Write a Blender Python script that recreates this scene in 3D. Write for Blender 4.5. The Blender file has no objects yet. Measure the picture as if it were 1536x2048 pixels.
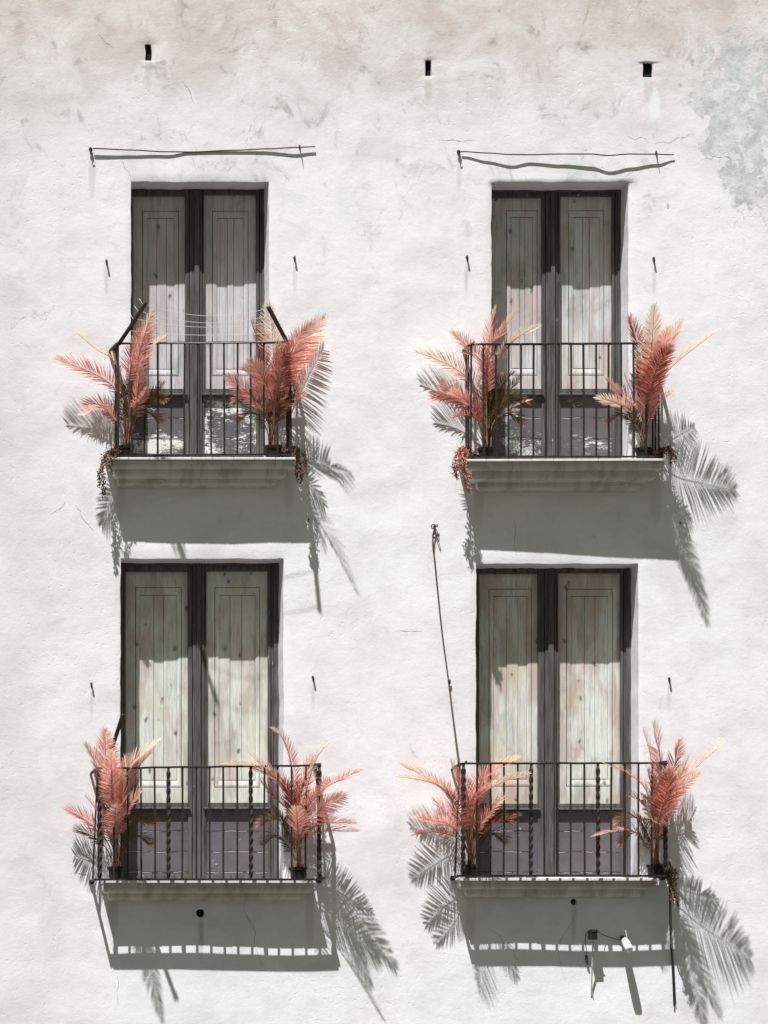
import bpy, bmesh, math, random
from mathutils import Vector, Matrix, noise
random.seed(7)
R = math.radians
sc = bpy.context.scene
COL = sc.collection

# ------------------------------------------------------------------ camera, world, sun, exposure
S = 225.0                     # photo pixels per metre on the facade plane (y = 0)
VX, VY, D = -650.0, 2300.0, 42.0   # vanishing point of the camera axis (photo px) and distance
Z0 = 2.8
def wx(px): return (px - 768.0) / S
def wz(py): return (2048.0 - py) / S + Z0
CX, CZ = wx(VX), wz(VY)
cam_d = bpy.data.cameras.new("camera"); cam = bpy.data.objects.new("camera", cam_d); COL.objects.link(cam)
cam.location = (CX, -D, CZ); cam.rotation_euler = (R(90), 0, 0)
cam_d.sensor_width = 36; cam_d.lens = 36 * D / (2048 / S)
cam_d.shift_x = (768 - VX) / 2048; cam_d.shift_y = (VY - 1024) / 2048
cam_d.clip_start = 0.1; cam_d.clip_end = 1000
sc.camera = cam

SUN = Vector((0.525, 1.0, -2.19)).normalized()      # travel direction of the light
w = bpy.data.worlds.new("World"); sc.world = w; w.use_nodes = True
nt = w.node_tree; nt.nodes.clear()
sky = nt.nodes.new("ShaderNodeTexSky"); sky.sky_type = 'NISHITA'; sky.sun_disc = False
sky.sun_elevation = math.asin(-SUN.z); sky.sun_rotation = math.atan2(-SUN.x, -SUN.y)
sky.air_density = 1.0; sky.dust_density = 2.5; sky.ozone_density = 0.6
hs = nt.nodes.new("ShaderNodeHueSaturation"); hs.inputs['Saturation'].default_value = 0.25
bg = nt.nodes.new("ShaderNodeBackground"); bg.inputs['Strength'].default_value = 0.05
ow = nt.nodes.new("ShaderNodeOutputWorld")
nt.links.new(sky.outputs[0], hs.inputs['Color']); wb = nt.nodes.new("ShaderNodeMix"); wb.data_type = 'RGBA'; wb.blend_type = 'MULTIPLY'; wb.inputs[0].default_value = 1; wb.inputs[7].default_value = (.57, .60, .49, 1)
nt.links.new(hs.outputs[0], wb.inputs[6]); nt.links.new(wb.outputs[2], bg.inputs[0]); nt.links.new(bg.outputs[0], ow.inputs[0])
sd = bpy.data.lights.new("sun", 'SUN'); sd.energy = 5.0; sd.angle = R(0.5); sd.color = (1.0, 0.99, 0.985)
so = bpy.data.objects.new("sun", sd); COL.objects.link(so)
so.rotation_euler = SUN.to_track_quat('-Z', 'Y').to_euler(); so.location = (-3, -6, 14)
sc.view_settings.view_transform = 'Standard'; sc.view_settings.look = 'None'
sc.view_settings.gamma = 1; sc.view_settings.exposure = 0.42

# ------------------------------------------------------------------ helpers
def P(px, py, d=0.0):
    """photo pixel on the plane d metres in front of the facade -> world point"""
    k = (D - d) / D
    return Vector((CX + (px - VX) / S * k, -d, CZ + (VY - py) / S * k))

def mkmesh(name, verts, faces, mats, parent=None, smooth=False, mi=None, uv=None):
    me = bpy.data.meshes.new(name); me.from_pydata([tuple(v) for v in verts], [], faces)
    if not isinstance(mats, (list, tuple)): mats = [mats]
    for m in mats: me.materials.append(m)
    if mi: me.polygons.foreach_set("material_index", mi)
    if smooth: me.polygons.foreach_set("use_smooth", [True] * len(me.polygons))
    me.update()
    o = bpy.data.objects.new(name, me); COL.objects.link(o)
    if parent:
        o.parent = parent; o.matrix_parent_inverse = parent.matrix_world.inverted()
    return o

class MB:
    def __init__(s): s.v = []; s.f = []; s.m = []; s.cur = 0
    def add(s, vs, fs):
        n = len(s.v); s.v += vs; s.f += [tuple(i + n for i in f) for f in fs]; s.m += [s.cur] * len(fs)
    def hexa(s, c):   # c: 4 back, 4 front (each ccw)
        s.add(list(c), [(0, 1, 2, 3), (7, 6, 5, 4), (0, 4, 5, 1), (1, 5, 6, 2), (2, 6, 7, 3), (3, 7, 4, 0)])
    def box(s, x0, x1, y0, y1, z0, z1):
        s.hexa([Vector(p) for p in ((x0, y1, z0), (x1, y1, z0), (x1, y1, z1), (x0, y1, z1), (x0, y0, z0), (x1, y0, z0), (x1, y0, z1), (x0, y0, z1))])
    def pbox(s, x0, y0, x1, y1, df, db):
        """box whose front face (depth df) covers photo px x0..x1, y0..y1"""
        a = P(x0, y1, df); b = P(x1, y0, df)
        s.box(a.x, b.x, -df, -db, a.z, b.z)
    def quadbar(s, q, df, db):
        """q: 4 photo points (BL,BR,TR,TL) at df extruded back to db"""
        f = [P(p[0], p[1], df) for p in q]; b = [Vector((v.x, -db, v.z)) for v in f]
        s.hexa(b + f)
    def tube(s, pts, r, n=6, cap=True, sq=None):
        pts = [Vector(p) for p in pts]; k = len(pts)
        rs = r if isinstance(r, (list, tuple)) else [r] * k
        base = len(s.v); ref = None
        for i, p in enumerate(pts):
            t = (pts[min(i + 1, k - 1)] - pts[max(i - 1, 0)]).normalized()
            if ref is None:
                ref = t.orthogonal().normalized() if abs(t.z) < .9 else Vector((1, 0, 0))
            ref = (ref - t * ref.dot(t)).normalized(); b = t.cross(ref)
            for j in range(n):
                a = 2 * math.pi * (j + .5) / n
                s.v.append(p + (ref * math.cos(a) + b * math.sin(a)) * rs[i])
        for i in range(k - 1):
            for j in range(n):
                a = base + i * n + j; c = base + i * n + (j + 1) % n
                s.f.append((a, c, c + n, a + n)); s.m.append(s.cur)
        if cap:
            s.f.append(tuple(base + j for j in reversed(range(n)))); s.m.append(s.cur)
            s.f.append(tuple(base + (k - 1) * n + j for j in range(n))); s.m.append(s.cur)
    def lathe(s, c, prof, n=20):
        base = len(s.v)
        for r, z in prof:
            for j in range(n):
                a = 2 * math.pi * j / n; s.v.append(Vector((c[0] + r * math.cos(a), c[1] + r * math.sin(a), c[2] + z)))
        for i in range(len(prof) - 1):
            for j in range(n):
                a = base + i * n + j; b = base + i * n + (j + 1) % n
                s.f.append((a, b, b + n, a + n)); s.m.append(s.cur)
    def build(s, name, mats, parent=None, smooth=False, bevel=0, label=None):
        o = mkmesh(name, s.v, s.f, mats, parent, smooth, s.m if isinstance(mats, (list, tuple)) else None)
        if bevel:
            m = o.modifiers.new("bevel", 'BEVEL'); m.width = bevel; m.segments = 1; m.limit_method = 'ANGLE'
        if label: o['label'] = label
        return o

def empty(name, loc, label, cat, group=None):
    o = bpy.data.objects.new(name, None); o.empty_display_size = .1; COL.objects.link(o); o.location = loc
    o.matrix_world = Matrix.Translation(Vector(loc))
    o['label'] = label; o['category'] = cat
    if group: o['group'] = group
    return o

# ------------------------------------------------------------------ materials
class NG:
    def __init__(s, name):
        s.mat = bpy.data.materials.new(name); s.mat.use_nodes = True
        s.t = s.mat.node_tree; s.n = s.t.nodes; s.l = s.t.links
        s.b = s.n["Principled BSDF"]; s.out = s.n["Material Output"]
        s.co = s.n.new("ShaderNodeTexCoord")
        s.obj = s.co.outputs['Object']
    def link(s, a, b): s.l.new(a, b)
    def val(s, sock, v):
        if isinstance(v, bpy.types.NodeSocket): s.l.new(v, sock)
        elif v is not None: sock.default_value = v if not (isinstance(v, tuple) and len(v) == 3 and len(sock.default_value) == 4) else (*v, 1)
    def map(s, scale=(1, 1, 1), loc=(0, 0, 0), rot=(0, 0, 0), vec=None):
        m = s.n.new("ShaderNodeMapping"); s.val(m.inputs[0], vec or s.obj)
        m.inputs['Scale'].default_value = scale; m.inputs['Location'].default_value = loc; m.inputs['Rotation'].default_value = rot
        return m.outputs[0]
    def noise(s, scale, detail=4, rough=.55, dist=0, vec=None, col=False):
        m = s.n.new("ShaderNodeTexNoise"); s.val(m.inputs['Vector'], vec or s.obj)
        m.inputs['Scale'].default_value = scale; m.inputs['Detail'].default_value = detail
        m.inputs['Roughness'].default_value = rough; m.inputs['Distortion'].default_value = dist
        return m.outputs['Color' if col else 'Fac']
    def ramp(s, fac, *stops, interp='LINEAR'):
        r = s.n.new("ShaderNodeValToRGB"); s.val(r.inputs[0], fac); e = r.color_ramp.elements
        r.color_ramp.interpolation = interp
        while len(e) < len(stops): e.new(0.5)
        for el, (p, c) in zip(e, stops):
            el.position = p; el.color = (c, c, c, 1) if not isinstance(c, tuple) else (*c, 1)
        return r.outputs[0]
    def mix(s, f, a, b, mode='MIX'):
        m = s.n.new("ShaderNodeMix"); m.data_type = 'RGBA'; m.blend_type = mode
        s.val(m.inputs[0], f); s.val(m.inputs[6], a); s.val(m.inputs[7], b); return m.outputs[2]
    def math(s, op, a, b=0.0, c=None, clamp=False):
        m = s.n.new("ShaderNodeMath"); m.operation = op; m.use_clamp = clamp; s.val(m.inputs[0], a); s.val(m.inputs[1], b)
        if c is not None: s.val(m.inputs[2], c)
        return m.outputs[0]
    def range(s, v, a, b, c=0.0, d=1.0, smooth=True):
        m = s.n.new("ShaderNodeMapRange"); m.interpolation_type = 'SMOOTHSTEP' if smooth else 'LINEAR'
        s.val(m.inputs[0], v); m.inputs[1].default_value = a; m.inputs[2].default_value = b; m.inputs[3].default_value = c; m.inputs[4].default_value = d
        return m.outputs[0]
    def xyz(s, vec=None):
        m = s.n.new("ShaderNodeSeparateXYZ"); s.val(m.inputs[0], vec or s.obj); return m.outputs
    def bump(s, h, strength=.5, dist=.01, nrm=None):
        m = s.n.new("ShaderNodeBump"); s.val(m.inputs['Height'], h); m.inputs['Strength'].default_value = strength
        m.inputs['Distance'].default_value = dist
        if nrm: s.val(m.inputs['Normal'], nrm)
        return m.outputs[0]
    def fin(s, col=None, rough=.7, bump=None, spec=.3):
        if col is not None: s.val(s.b.inputs['Base Color'], col)
        s.val(s.b.inputs['Roughness'], rough); s.b.inputs['Specular IOR Level'].default_value = spec
        if bump: s.link(bump, s.b.inputs['Normal'])
        return s.mat

def mat_plaster(name, stains=True, base=(.83, .825, .855)):
    g = NG(name)
    X, Y, Z = g.xyz()[:3]
    big = g.noise(.55, 5, .6); mid = g.noise(2.2, 6, .62, .3); fine = g.noise(14, 6, .6); grit = g.noise(110, 3, .6)
    c = g.mix(g.range(mid, .40, .72), base, tuple(v * .89 for v in base))
    c = g.mix(g.range(fine, .50, .78, 0, .22), c, (.60, .57, .56))
    if not stains:
        dr = g.noise(1.0, 6, .65, .2, g.map(scale=(9, 3, .8)))
        c = g.mix(g.range(dr, .45, .68, 0, .55), c, (.30, .28, .24))
        c = g.mix(g.range(g.noise(5, 7, .7, .5, g.map(loc=(2, 0, 5))), .52, .66, 0, .5), c, (.33, .30, .27))
    if stains:
        top = g.range(Z, wz(420), wz(-60))
        top2 = g.math('POWER', top, 1.3)
        d1 = g.math('MULTIPLY', g.range(g.noise(1.9, 9, .72, .5, g.map(loc=(4, 0, 2))), .40, .62), top2)
        c = g.mix(g.math('MULTIPLY', d1, .95), c, (.46, .40, .375))
        wash = g.noise(1.2, 8, .7, .6, g.map(loc=(7, 0, 9), scale=(1, 1, 1.5)))
        c = g.mix(g.range(wash, .48, .68, 0, .34), c, (.60, .585, .59))
        c = g.mix(g.math('MULTIPLY', top2, .62), c, (.64, .565, .53))  # smooth tan vignette painted into the plaster colour toward the top
        # smoky spots
        sp = g.noise(3.6, 8, .7, .6, g.map(loc=(3.1, 0, 1.7)))
        c = g.mix(g.math('MULTIPLY', g.range(sp, .54, .70, 0, .75), g.range(Z, wz(700), wz(100), .16, 1)), c, (.33, .30, .29))
        # vignette painted in as tan darkening toward left and right, mottled with brown stain
        lf = g.range(X, wx(330), wx(-80)); rf = g.range(X, wx(1400), wx(1640))
        sd_ = g.math('ADD', g.math('MULTIPLY', lf, .8), g.math('MULTIPLY', rf, .5))
        c = g.mix(g.math('MULTIPLY', sd_, g.range(big, .32, .62, .1, .5)), c, (.55, .50, .48))
        # vertical faint streaks
        stv = g.noise(1.0, 5, .6, 0, g.map(scale=(6, 6, .35)))
        c = g.mix(g.range(stv, .58, .8, 0, .25), c, (.62, .62, .62))
        # peeled green grey patch
        dx = g.math('SUBTRACT', X, wx(1475)); dz = g.math('MULTIPLY', g.math('SUBTRACT', Z, wz(205)), .62)
        r = g.math('SQRT', g.math('ADD', g.math('MULTIPLY', dx, dx), g.math('MULTIPLY', dz, dz)))
        dx2 = g.math('SUBTRACT', X, wx(1500)); dz2 = g.math('SUBTRACT', Z, wz(360))
        r2 = g.math('ADD', g.math('SQRT', g.math('ADD', g.math('MULTIPLY', dx2, dx2), g.math('MULTIPLY', dz2, dz2))), .14)
        r = g.math('MINIMUM', r, r2)
        pn = g.noise(4.5, 9, .66, .4, g.map(loc=(1, 0, 4)))
        rr = g.math('ADD', r, g.math('MULTIPLY', g.math('SUBTRACT', pn, .5), 1.0))
        patch = g.math('MULTIPLY', g.range(rr, .34, .385, 1, 0), g.range(g.noise(5.5, 9, .75, .6, g.map(loc=(2, 0, 8))), .44, .48, .25, 1))
        gp = g.mix(g.range(g.noise(6, 8, .7), .35, .66), (.43, .455, .45), (.67, .68, .68))
        gp = g.mix(g.range(g.noise(18, 6, .7), .50, .70, 0, .7), gp, (.33, .36, .35))
        c = g.mix(g.math('MULTIPLY', patch, .85), c, gp)
        # pale repaired smudge and cyan drip
        for (px, py, sx, sz, colr, am) in ((1308, 210, .07, .17, (.80, .83, .84), .8), (1146, 335, .09, .16, (.58, .63, .62), .45), (1336, 412, .012, .03, (.3, .38, .35), .8)):
            a = g.math('DIVIDE', g.math('SUBTRACT', X, wx(px)), sx); b = g.math('DIVIDE', g.math('SUBTRACT', Z, wz(py)), sz)
            q = g.math('ADD', g.math('ADD', g.math('MULTIPLY', a, a), g.math('MULTIPLY', b, b)), g.math('MULTIPLY', g.math('SUBTRACT', fine, .5), 2.2))
            c = g.mix(g.range(q, .2, 1.1, am, 0), c, colr)
        # rusty and sooty runs under hooks, holes and rod ends; old trowel sweeps
        for (px, py, sx, sz, am) in ((297, 150, .045, .20, .40), (857, 175, .04, .16, .34), (1296, 175, .05, .14, .30), (213, 560, .022, .16, .35), (589, 556, .02, .14, .30), (933, 556, .022, .17, .35), (1308, 560, .02, .15, .3), (183, 1408, .02, .15, .3), (626, 1396, .02, .13, .3), (1338, 1396, .02, .14, .3), (184, 345, .03, .20, .3), (918, 345, .025, .2, .3), (868, 1085, .03, .14, .22), (240, 985, .05, .3, .3), (575, 985, .05, .28, .3), (955, 990, .06, .26, .3), (1310, 990, .06, .3, .3), (225, 1830, .06, .3, .35), (620, 1830, .05, .3, .3), (940, 1830, .06, .3, .35), (401, 1870, .03, .2, .4), (1148, 1845, .03, .2, .35), (770, 300, .3, .12, .22)):
            a = g.math('DIVIDE', g.math('SUBTRACT', X, wx(px)), sx); b = g.math('DIVIDE', g.math('SUBTRACT', Z, wz(py)), sz)
            q = g.math('ADD', g.math('ADD', g.math('MULTIPLY', a, a), g.math('MULTIPLY', b, b)), g.math('MULTIPLY', g.math('SUBTRACT', stv, .5), 3.0))
            c = g.mix(g.range(q, .0, 1.4, am, 0), c, (.40, .34, .31))
        tr_ = g.noise(1.0, 6, .65, .8, g.map(scale=(1.3, 1, 4.5), rot=(0, R(24), 0)))
        c = g.mix(g.range(tr_, .52, .70, 0, .20), c, (.60, .59, .60))
        # patchy hairline cracks
        vo = g.n.new("ShaderNodeTexVoronoi"); vo.feature = 'DISTANCE_TO_EDGE'; vo.inputs['Scale'].default_value = 1.1
        nv = g.n.new("ShaderNodeVectorMath"); nv.operation = 'MULTIPLY_ADD'
        g.link(g.noise(5, 6, .7, col=True), nv.inputs[0]); nv.inputs[1].default_value = (.35, .35, .35); g.link(g.obj, nv.inputs[2])
        g.link(nv.outputs[0], vo.inputs['Vector'])
        cr = g.math('MULTIPLY', g.range(vo.outputs['Distance'], .0, .006, 1, 0), g.range(g.noise(1.3, 3, .5, 0, g.map(loc=(9, 2, 5))), .58, .66, 0, .5))
        c = g.mix(cr, c, (.30, .27, .26))
    h = g.math('ADD', g.math('MULTIPLY', g.noise(7, 6, .6, .2), .9), g.math('MULTIPLY', g.noise(38, 5, .6), .30))
    h = g.math('ADD', h, g.math('MULTIPLY', grit, .09))
    if stains: h = g.math('ADD', h, g.math('MULTIPLY', tr_, .35))
    if stains:
        pit = g.noise(21, 3, .5, 0, g.map(loc=(5, 0, 5))); pz = g.range(g.noise(1.1, 3, .5, 0, g.map(loc=(1, 6, 3))), .42, .62)
        h = g.math('SUBTRACT', h, g.math('MULTIPLY', g.math('MULTIPLY', g.range(pit, .60, .70), pz), .28))
        h = g.math('SUBTRACT', h, g.math('MULTIPLY', patch, .30))
        h = g.math('ADD', h, g.math('MULTIPLY', patch, g.math('MULTIPLY', g.noise(26, 8, .75), .5)))
        h = g.math('SUBTRACT', h, g.math('MULTIPLY', cr, .12))
    return g.fin(c, .95, g.bump(h, .48, .009), .1)

M_wall = mat_plaster("lime_plaster")
M_plain = mat_plaster("plaster_trim", False, (.66, .64, .63))

def mat_simple(name, col, rough=.6, var=.25, scale=30, metal=0, spec=.3, b=.15, col2=None):
    g = NG(name); n = g.noise(scale, 5, .65)
    c2 = col2 or tuple(v * (1 - var) for v in col)
    c = g.mix(g.range(n, .35, .68), col, c2)
    g.b.inputs['Metallic'].default_value = metal
    return g.fin(c, rough, g.bump(n, b, .004), spec)

M_tile = mat_simple("edge_tile", (.72, .69, .69), .6, .15, 12)
M_iron = mat_simple("wrought_iron", (.016, .013, .011), .55, .3, 45, .1, .3, .4, (.050, .030, .022))
M_rust = mat_simple("rusty_batten", (.060, .024, .016), .8, .4, 40)
M_black = mat_simple("black_plastic", (.018, .017, .015), .5, .3, 40)
M_soil = mat_simple("soil", (.16, .07, .05), .95, .6, 60, b=.8)
M_dark = mat_simple("hollow_shade", (.008, .008, .008), .9, .5, 25)  # near-black stands in for the shade deep in holes and behind doors
M_white = mat_simple("white_plastic", (.80, .80, .78), .4, .08, 20)
M_wire = mat_simple("clothes_wire", (.62, .60, .60), .5, .1, 20)
M_rope = mat_simple("rope", (.10, .075, .06), .9, .5, 90, b=.6)
M_pole = mat_simple("galvanised_steel", (.66, .63, .60), .5, .25, 30, 0)
M_ground = mat_simple("paving_stone", (.085, .088, .06), .9, .3, 3)
M_road = mat_simple("asphalt", (.07, .07, .068), .95, .3, 8)

def mat_paint(name, chips):
    """mauve grey joinery paint with fine vertical wear"""
    g = NG(name)
    n = g.noise(5, 6, .6, 0, g.map(scale=(10, 10, .7)))
    c = g.mix(g.range(n, .35, .7), (.118, .108, .114), (.050, .046, .036))
    ch = g.noise(22, 7, .7, 0, g.map(scale=(1.4, 1.4, .5)))
    c = g.mix(g.range(ch, .72 - chips, .735 - chips, 0, .85), c, (.48, .44, .43))
    h = g.math('ADD', n, g.math('MULTIPLY', ch, .5))
    return g.fin(c, .55, g.bump(h, .35, .003), .35)
M_frame = mat_paint("joinery_paint", .0)
M_frame_worn = mat_paint("worn_joinery_paint", .05)

def mat_peel(name, amount, light, seed):
    """peeling painted boards: mauve grey paint, pale undercoat, horizontal splits"""
    g = NG(name)
    v = g.map(loc=(seed, 0, seed * 2.3))
    big = g.noise(2.6, 4, .5, .3, v); n = g.noise(13, 12, .82, .9, g.map(scale=(1.0, 1, 2.6), loc=(seed, 0, seed)))
    n2 = g.noise(30, 8, .75, .3, v)
    mask = g.math('ADD', n, g.math('MULTIPLY', g.math('SUBTRACT', big, .5), .9))
    peel = g.range(mask, .66 - amount, .672 - amount)
    edge = g.math('SUBTRACT', g.range(mask, .645 - amount, .66 - amount), peel)
    base = g.mix(g.range(g.noise(3, 5, .6, 0, v), .3, .7), (.135, .122, .132), (.098, .090, .096))
    under = g.mix(g.range(g.math('ADD', g.noise(44, 8, .8, .3, v), g.math('MULTIPLY', g.math('SUBTRACT', g.noise(3.1, 3, .5, 0, g.map(loc=(seed + 3, 0, 2))), .5), 1.1)), .44, .56), (light, light, light * .97), (.15, .165, .145))
    c = g.mix(peel, base, under)
    Z = g.xyz()[2]
    # horizontal board joints, broken up by noise
    zz = g.math('ADD', g.math('MULTIPLY', Z, 5.4), g.math('MULTIPLY', g.math('SUBTRACT', g.noise(6, 6, .7, 0, g.map(scale=(1, 1, .1), loc=(seed, 0, 0))), .5), .22))
    fr = g.math('ABSOLUTE', g.math('SUBTRACT', g.math('FRACT', zz), .5))
    brk = g.noise(5, 5, .6, 0, g.map(scale=(1.2, 1, 3), loc=(seed * 3, 0, 1)))
    ln = g.math('MULTIPLY', g.range(fr, 0, .030, 1, 0), g.range(brk, .46, .54))
    c = g.mix(ln, c, (.62, .58, .57))
    dk = g.math('MULTIPLY', g.range(fr, .03, .055, 1, 0), g.range(brk, .40, .5))
    dk = g.math('SUBTRACT', dk, ln, clamp=True)
    c = g.mix(dk, c, (.035, .03, .035))
    c = g.mix(g.math('MULTIPLY', edge, .8), c, (.03, .03, .032))
    h = g.math('ADD', g.math('MULTIPLY', peel, -1.2), g.math('ADD', g.math('MULTIPLY', n2, .5), g.math('MULTIPLY', dk, -1)))
    return g.fin(c, .75, g.bump(h, .8, .003), .2)

def mat_shutter(name, a, b, tint, seed, pink=.5):
    """pale washed pine seen through the glass: grain, knots and stains"""
    g = NG(name)
    gr = g.noise(12, 8, .7, .4, g.map(scale=(6.5, 6.5, .22), loc=(seed, 0, 0)))
    st = g.noise(3.0, 6, .62, .5, g.map(scale=(1.3, 1, .7), loc=(seed * 2, 0, seed)))
    c = g.mix(g.range(gr, .42, .72), a, b)
    c = g.mix(g.range(st, .42, .70, 0, .65), c, tint)
    st2 = g.noise(4, 6, .7, .3, g.map(loc=(seed * 5, 1, seed)))
    c = g.mix(g.range(st2, .56, .75, 0, .5), c, tuple(v * .5 for v in b))
    vo = g.n.new("ShaderNodeTexVoronoi"); vo.inputs['Scale'].default_value = 7.0
    nv = g.n.new("ShaderNodeVectorMath"); nv.operation = 'MULTIPLY_ADD'
    g.link(g.noise(20, 4, .6, col=True), nv.inputs[0]); nv.inputs[1].default_value = (.05, .0, .08)
    g.link(g.map(scale=(1.2, .02, .8), loc=(seed, 0, seed)), nv.inputs[2]); g.link(nv.outputs[0], vo.inputs['Vector'])
    zt_ = g.noise(3.4, 6, .65, .4, g.map(loc=(seed, 3, seed * 4), scale=(1.6, 1, .45)))
    c = g.mix(g.range(zt_, .42, .60, 0, pink), c, (.56, .36, .34))
    c = g.mix(g.range(g.noise(3.9, 6, .65, .3, g.map(loc=(seed * 3, 8, 1), scale=(1.6, 1, .4))), .52, .7, 0, .55), c, (.30, .36, .31))
    kn = g.range(vo.outputs['Distance'], .05, .20, 1, 0)
    sel = g.math('GREATER_THAN', g.xyz(vo.outputs['Color'])[0], .50)
    c = g.mix(g.math('MULTIPLY', g.math('MULTIPLY', kn, sel), .85), c, (.11, .10, .09))
    return g.fin(c, .7, g.bump(gr, .35, .002), .2)
SH = {
 'UL': mat_shutter("washed_pine_pink", (.80, .73, .79), (.42, .39, .44), (.50, .55, .54), 1.3, .25),
 'UR': mat_shutter("washed_pine_grey", (.82, .81, .84), (.48, .47, .50), (.68, .60, .48), 4.1),
 'LL': mat_shutter("washed_pine_pale", (.92, .92, .89), (.56, .56, .53), (.70, .66, .50), 7.7),
 'LR': mat_shutter("washed_pine_knotty", (.90, .90, .87), (.52, .52, .50), (.68, .58, .40), 11.9, .6)}
PE = {'UL': mat_peel("peeling_boards_heavy", .13, .74, 2.0), 'UR': mat_peel("peeling_boards_half", .065, .62, 5.5),
      'LL': mat_peel("peeling_boards_light", -.055, .70, 8.2), 'LR': mat_peel("peeling_boards_slight", -.045, .66, 12.4)}

def mat_glass():
    g = NG("old_window_glass"); g.n.remove(g.b)
    tr = g.n.new("ShaderNodeBsdfTransparent"); tr.inputs[0].default_value = (.93, .95, .94, 1)
    gl = g.n.new("ShaderNodeBsdfGlossy"); gl.inputs['Roughness'].default_value = .03; gl.inputs[0].default_value = (1, 1, 1, 1)
    g.link(g.bump(g.noise(3.0, 2, .5, .6), .10, .02), gl.inputs['Normal'])
    df = g.n.new("ShaderNodeBsdfDiffuse"); df.inputs[0].default_value = (.7, .7, .68, 1)
    fr = g.n.new("ShaderNodeLayerWeight"); fr.inputs[0].default_value = .5
    frf = g.math('ADD', g.math('POWER', fr.outputs['Facing'], 5.0), .045, clamp=True)
    m1 = g.n.new("ShaderNodeMixShader"); g.link(g.range(g.noise(2.5, 6, .7, .5, g.map(scale=(3, 1, .6))), .45, .8, .0, .06), m1.inputs[0]); g.link(tr.outputs[0], m1.inputs[1]); g.link(df.outputs[0], m1.inputs[2])
    m2 = g.n.new("ShaderNodeMixShader"); g.link(frf, m2.inputs[0]); g.link(m1.outputs[0], m2.inputs[1]); g.link(gl.outputs[0], m2.inputs[2])
    g.link(m2.outputs[0], g.out.inputs[0]); return g.mat
M_glass = mat_glass()

def mat_leaf(name, c0, c1, c2, base_shade, tipstart=.75):
    """coral palm leaf: attribute 't' runs along the frond, 'h' varies per leaflet"""
    g = NG(name)
    a = g.n.new("ShaderNodeAttribute"); a.attribute_name = "t"; t, h, s_ = g.xyz(a.outputs['Vector'])[:3]
    c = g.mix(g.range(h, .1, .9), c0, c1)
    c = g.mix(g.range(g.math('ADD', t, g.math('MULTIPLY', g.math('SUBTRACT', s_, .5), .25)), tipstart, 1.05, 0, .9), c, c2)
    n = g.noise(9, 3, .5)
    c = g.mix(g.math('MULTIPLY', g.range(t, .62, .25), g.range(n, .40, .62, 0, .9)), c, base_shade)  # shade on the inner leaflets painted in as a darker tone toward the base
    g.fin(c, .55, None, .25)
    tl = g.n.new("ShaderNodeBsdfTranslucent"); g.link(c, tl.inputs[0])
    m = g.n.new("ShaderNodeMixShader"); m.inputs[0].default_value = .5
    g.link(g.b.outputs[0], m.inputs[1]); g.link(tl.outputs[0], m.inputs[2]); g.link(m.outputs[0], g.out.inputs[0])
    return g.mat
CORAL = (.97, .50, .43); CORAL2 = (.82, .31, .26); CREAM = (.95, .90, .68); OLIVE_SHADE = (.085, .075, .012)
L_cor = mat_leaf("coral_leaf", CORAL, CORAL2, (.93, .74, .54), OLIVE_SHADE, .66)
L_drk = mat_leaf("deep_coral_leaf", (.55, .17, .13), (.30, .08, .045), CORAL, OLIVE_SHADE, .8)
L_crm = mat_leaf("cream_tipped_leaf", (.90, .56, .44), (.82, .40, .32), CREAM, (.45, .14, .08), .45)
L_olv_shade = mat_leaf("shaded_olive_leaf", (.10, .085, .015), (.16, .07, .02), CORAL2, OLIVE_SHADE, .85)  # dark copy of the leaf colour with deep shade painted in, for inner fronds
M_stem = mat_simple("palm_stem", (.44, .20, .16), .6, .4, 25, col2=(.16, .10, .05))
M_stemd = mat_simple("dark_palm_stem", (.10, .055, .02), .6, .4, 25)
V_grn = mat_simple("vine_leaf_dark", (.07, .055, .018), .6, .5, 14, col2=(.30, .10, .055))
V_cor = mat_simple("vine_leaf_coral", (.62, .26, .18), .6, .5, 14, col2=(.36, .14, .06))

# ------------------------------------------------------------------ the facade wall
bl = empty("apartment_building", (0, 0, 0), "pale plastered old apartment facade with four tall balcony doors", "building")
DOORS = {  # opening on the wall plane in photo px
 'UL': (262, 363, 538), 'UR': (983, 365, 1257), 'LL': (241, 1117, 567), 'LR': (952, 1127, 1277)}
SLABY = {'UL': 914.5, 'UR': 917.5, 'LL': 1760.5, 'LR': 1756.0}     # tile top edge, apparent, at the slab front
SLABD = {'UL': .32, 'UR': .36, 'LL': .255, 'LR': .255}
def slab_z(k): return P(0, SLABY[k], SLABD[k]).z
opens = []
for k, (x0, y0, x1) in DOORS.items(): opens.append((wx(x0), wx(x1), slab_z(k), wz(y0), 'door'))
for (x0, y0, x1, y1) in ((290.5, 88, 303, 121), (851, 119, 863.5, 151.5), (1286.5, 124.5, 1305.5, 154)):
    opens.append((wx(x0), wx(x1), wz(y1), wz(y0), 'hole'))
RH = ((401, 1826, 8.6), (1148, 1803.5, 6.6))
for (x, y, r) in RH: opens.append((wx(x) - .06, wx(x) + .06, wz(y) - .06, wz(y) + .06, 'round'))

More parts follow.
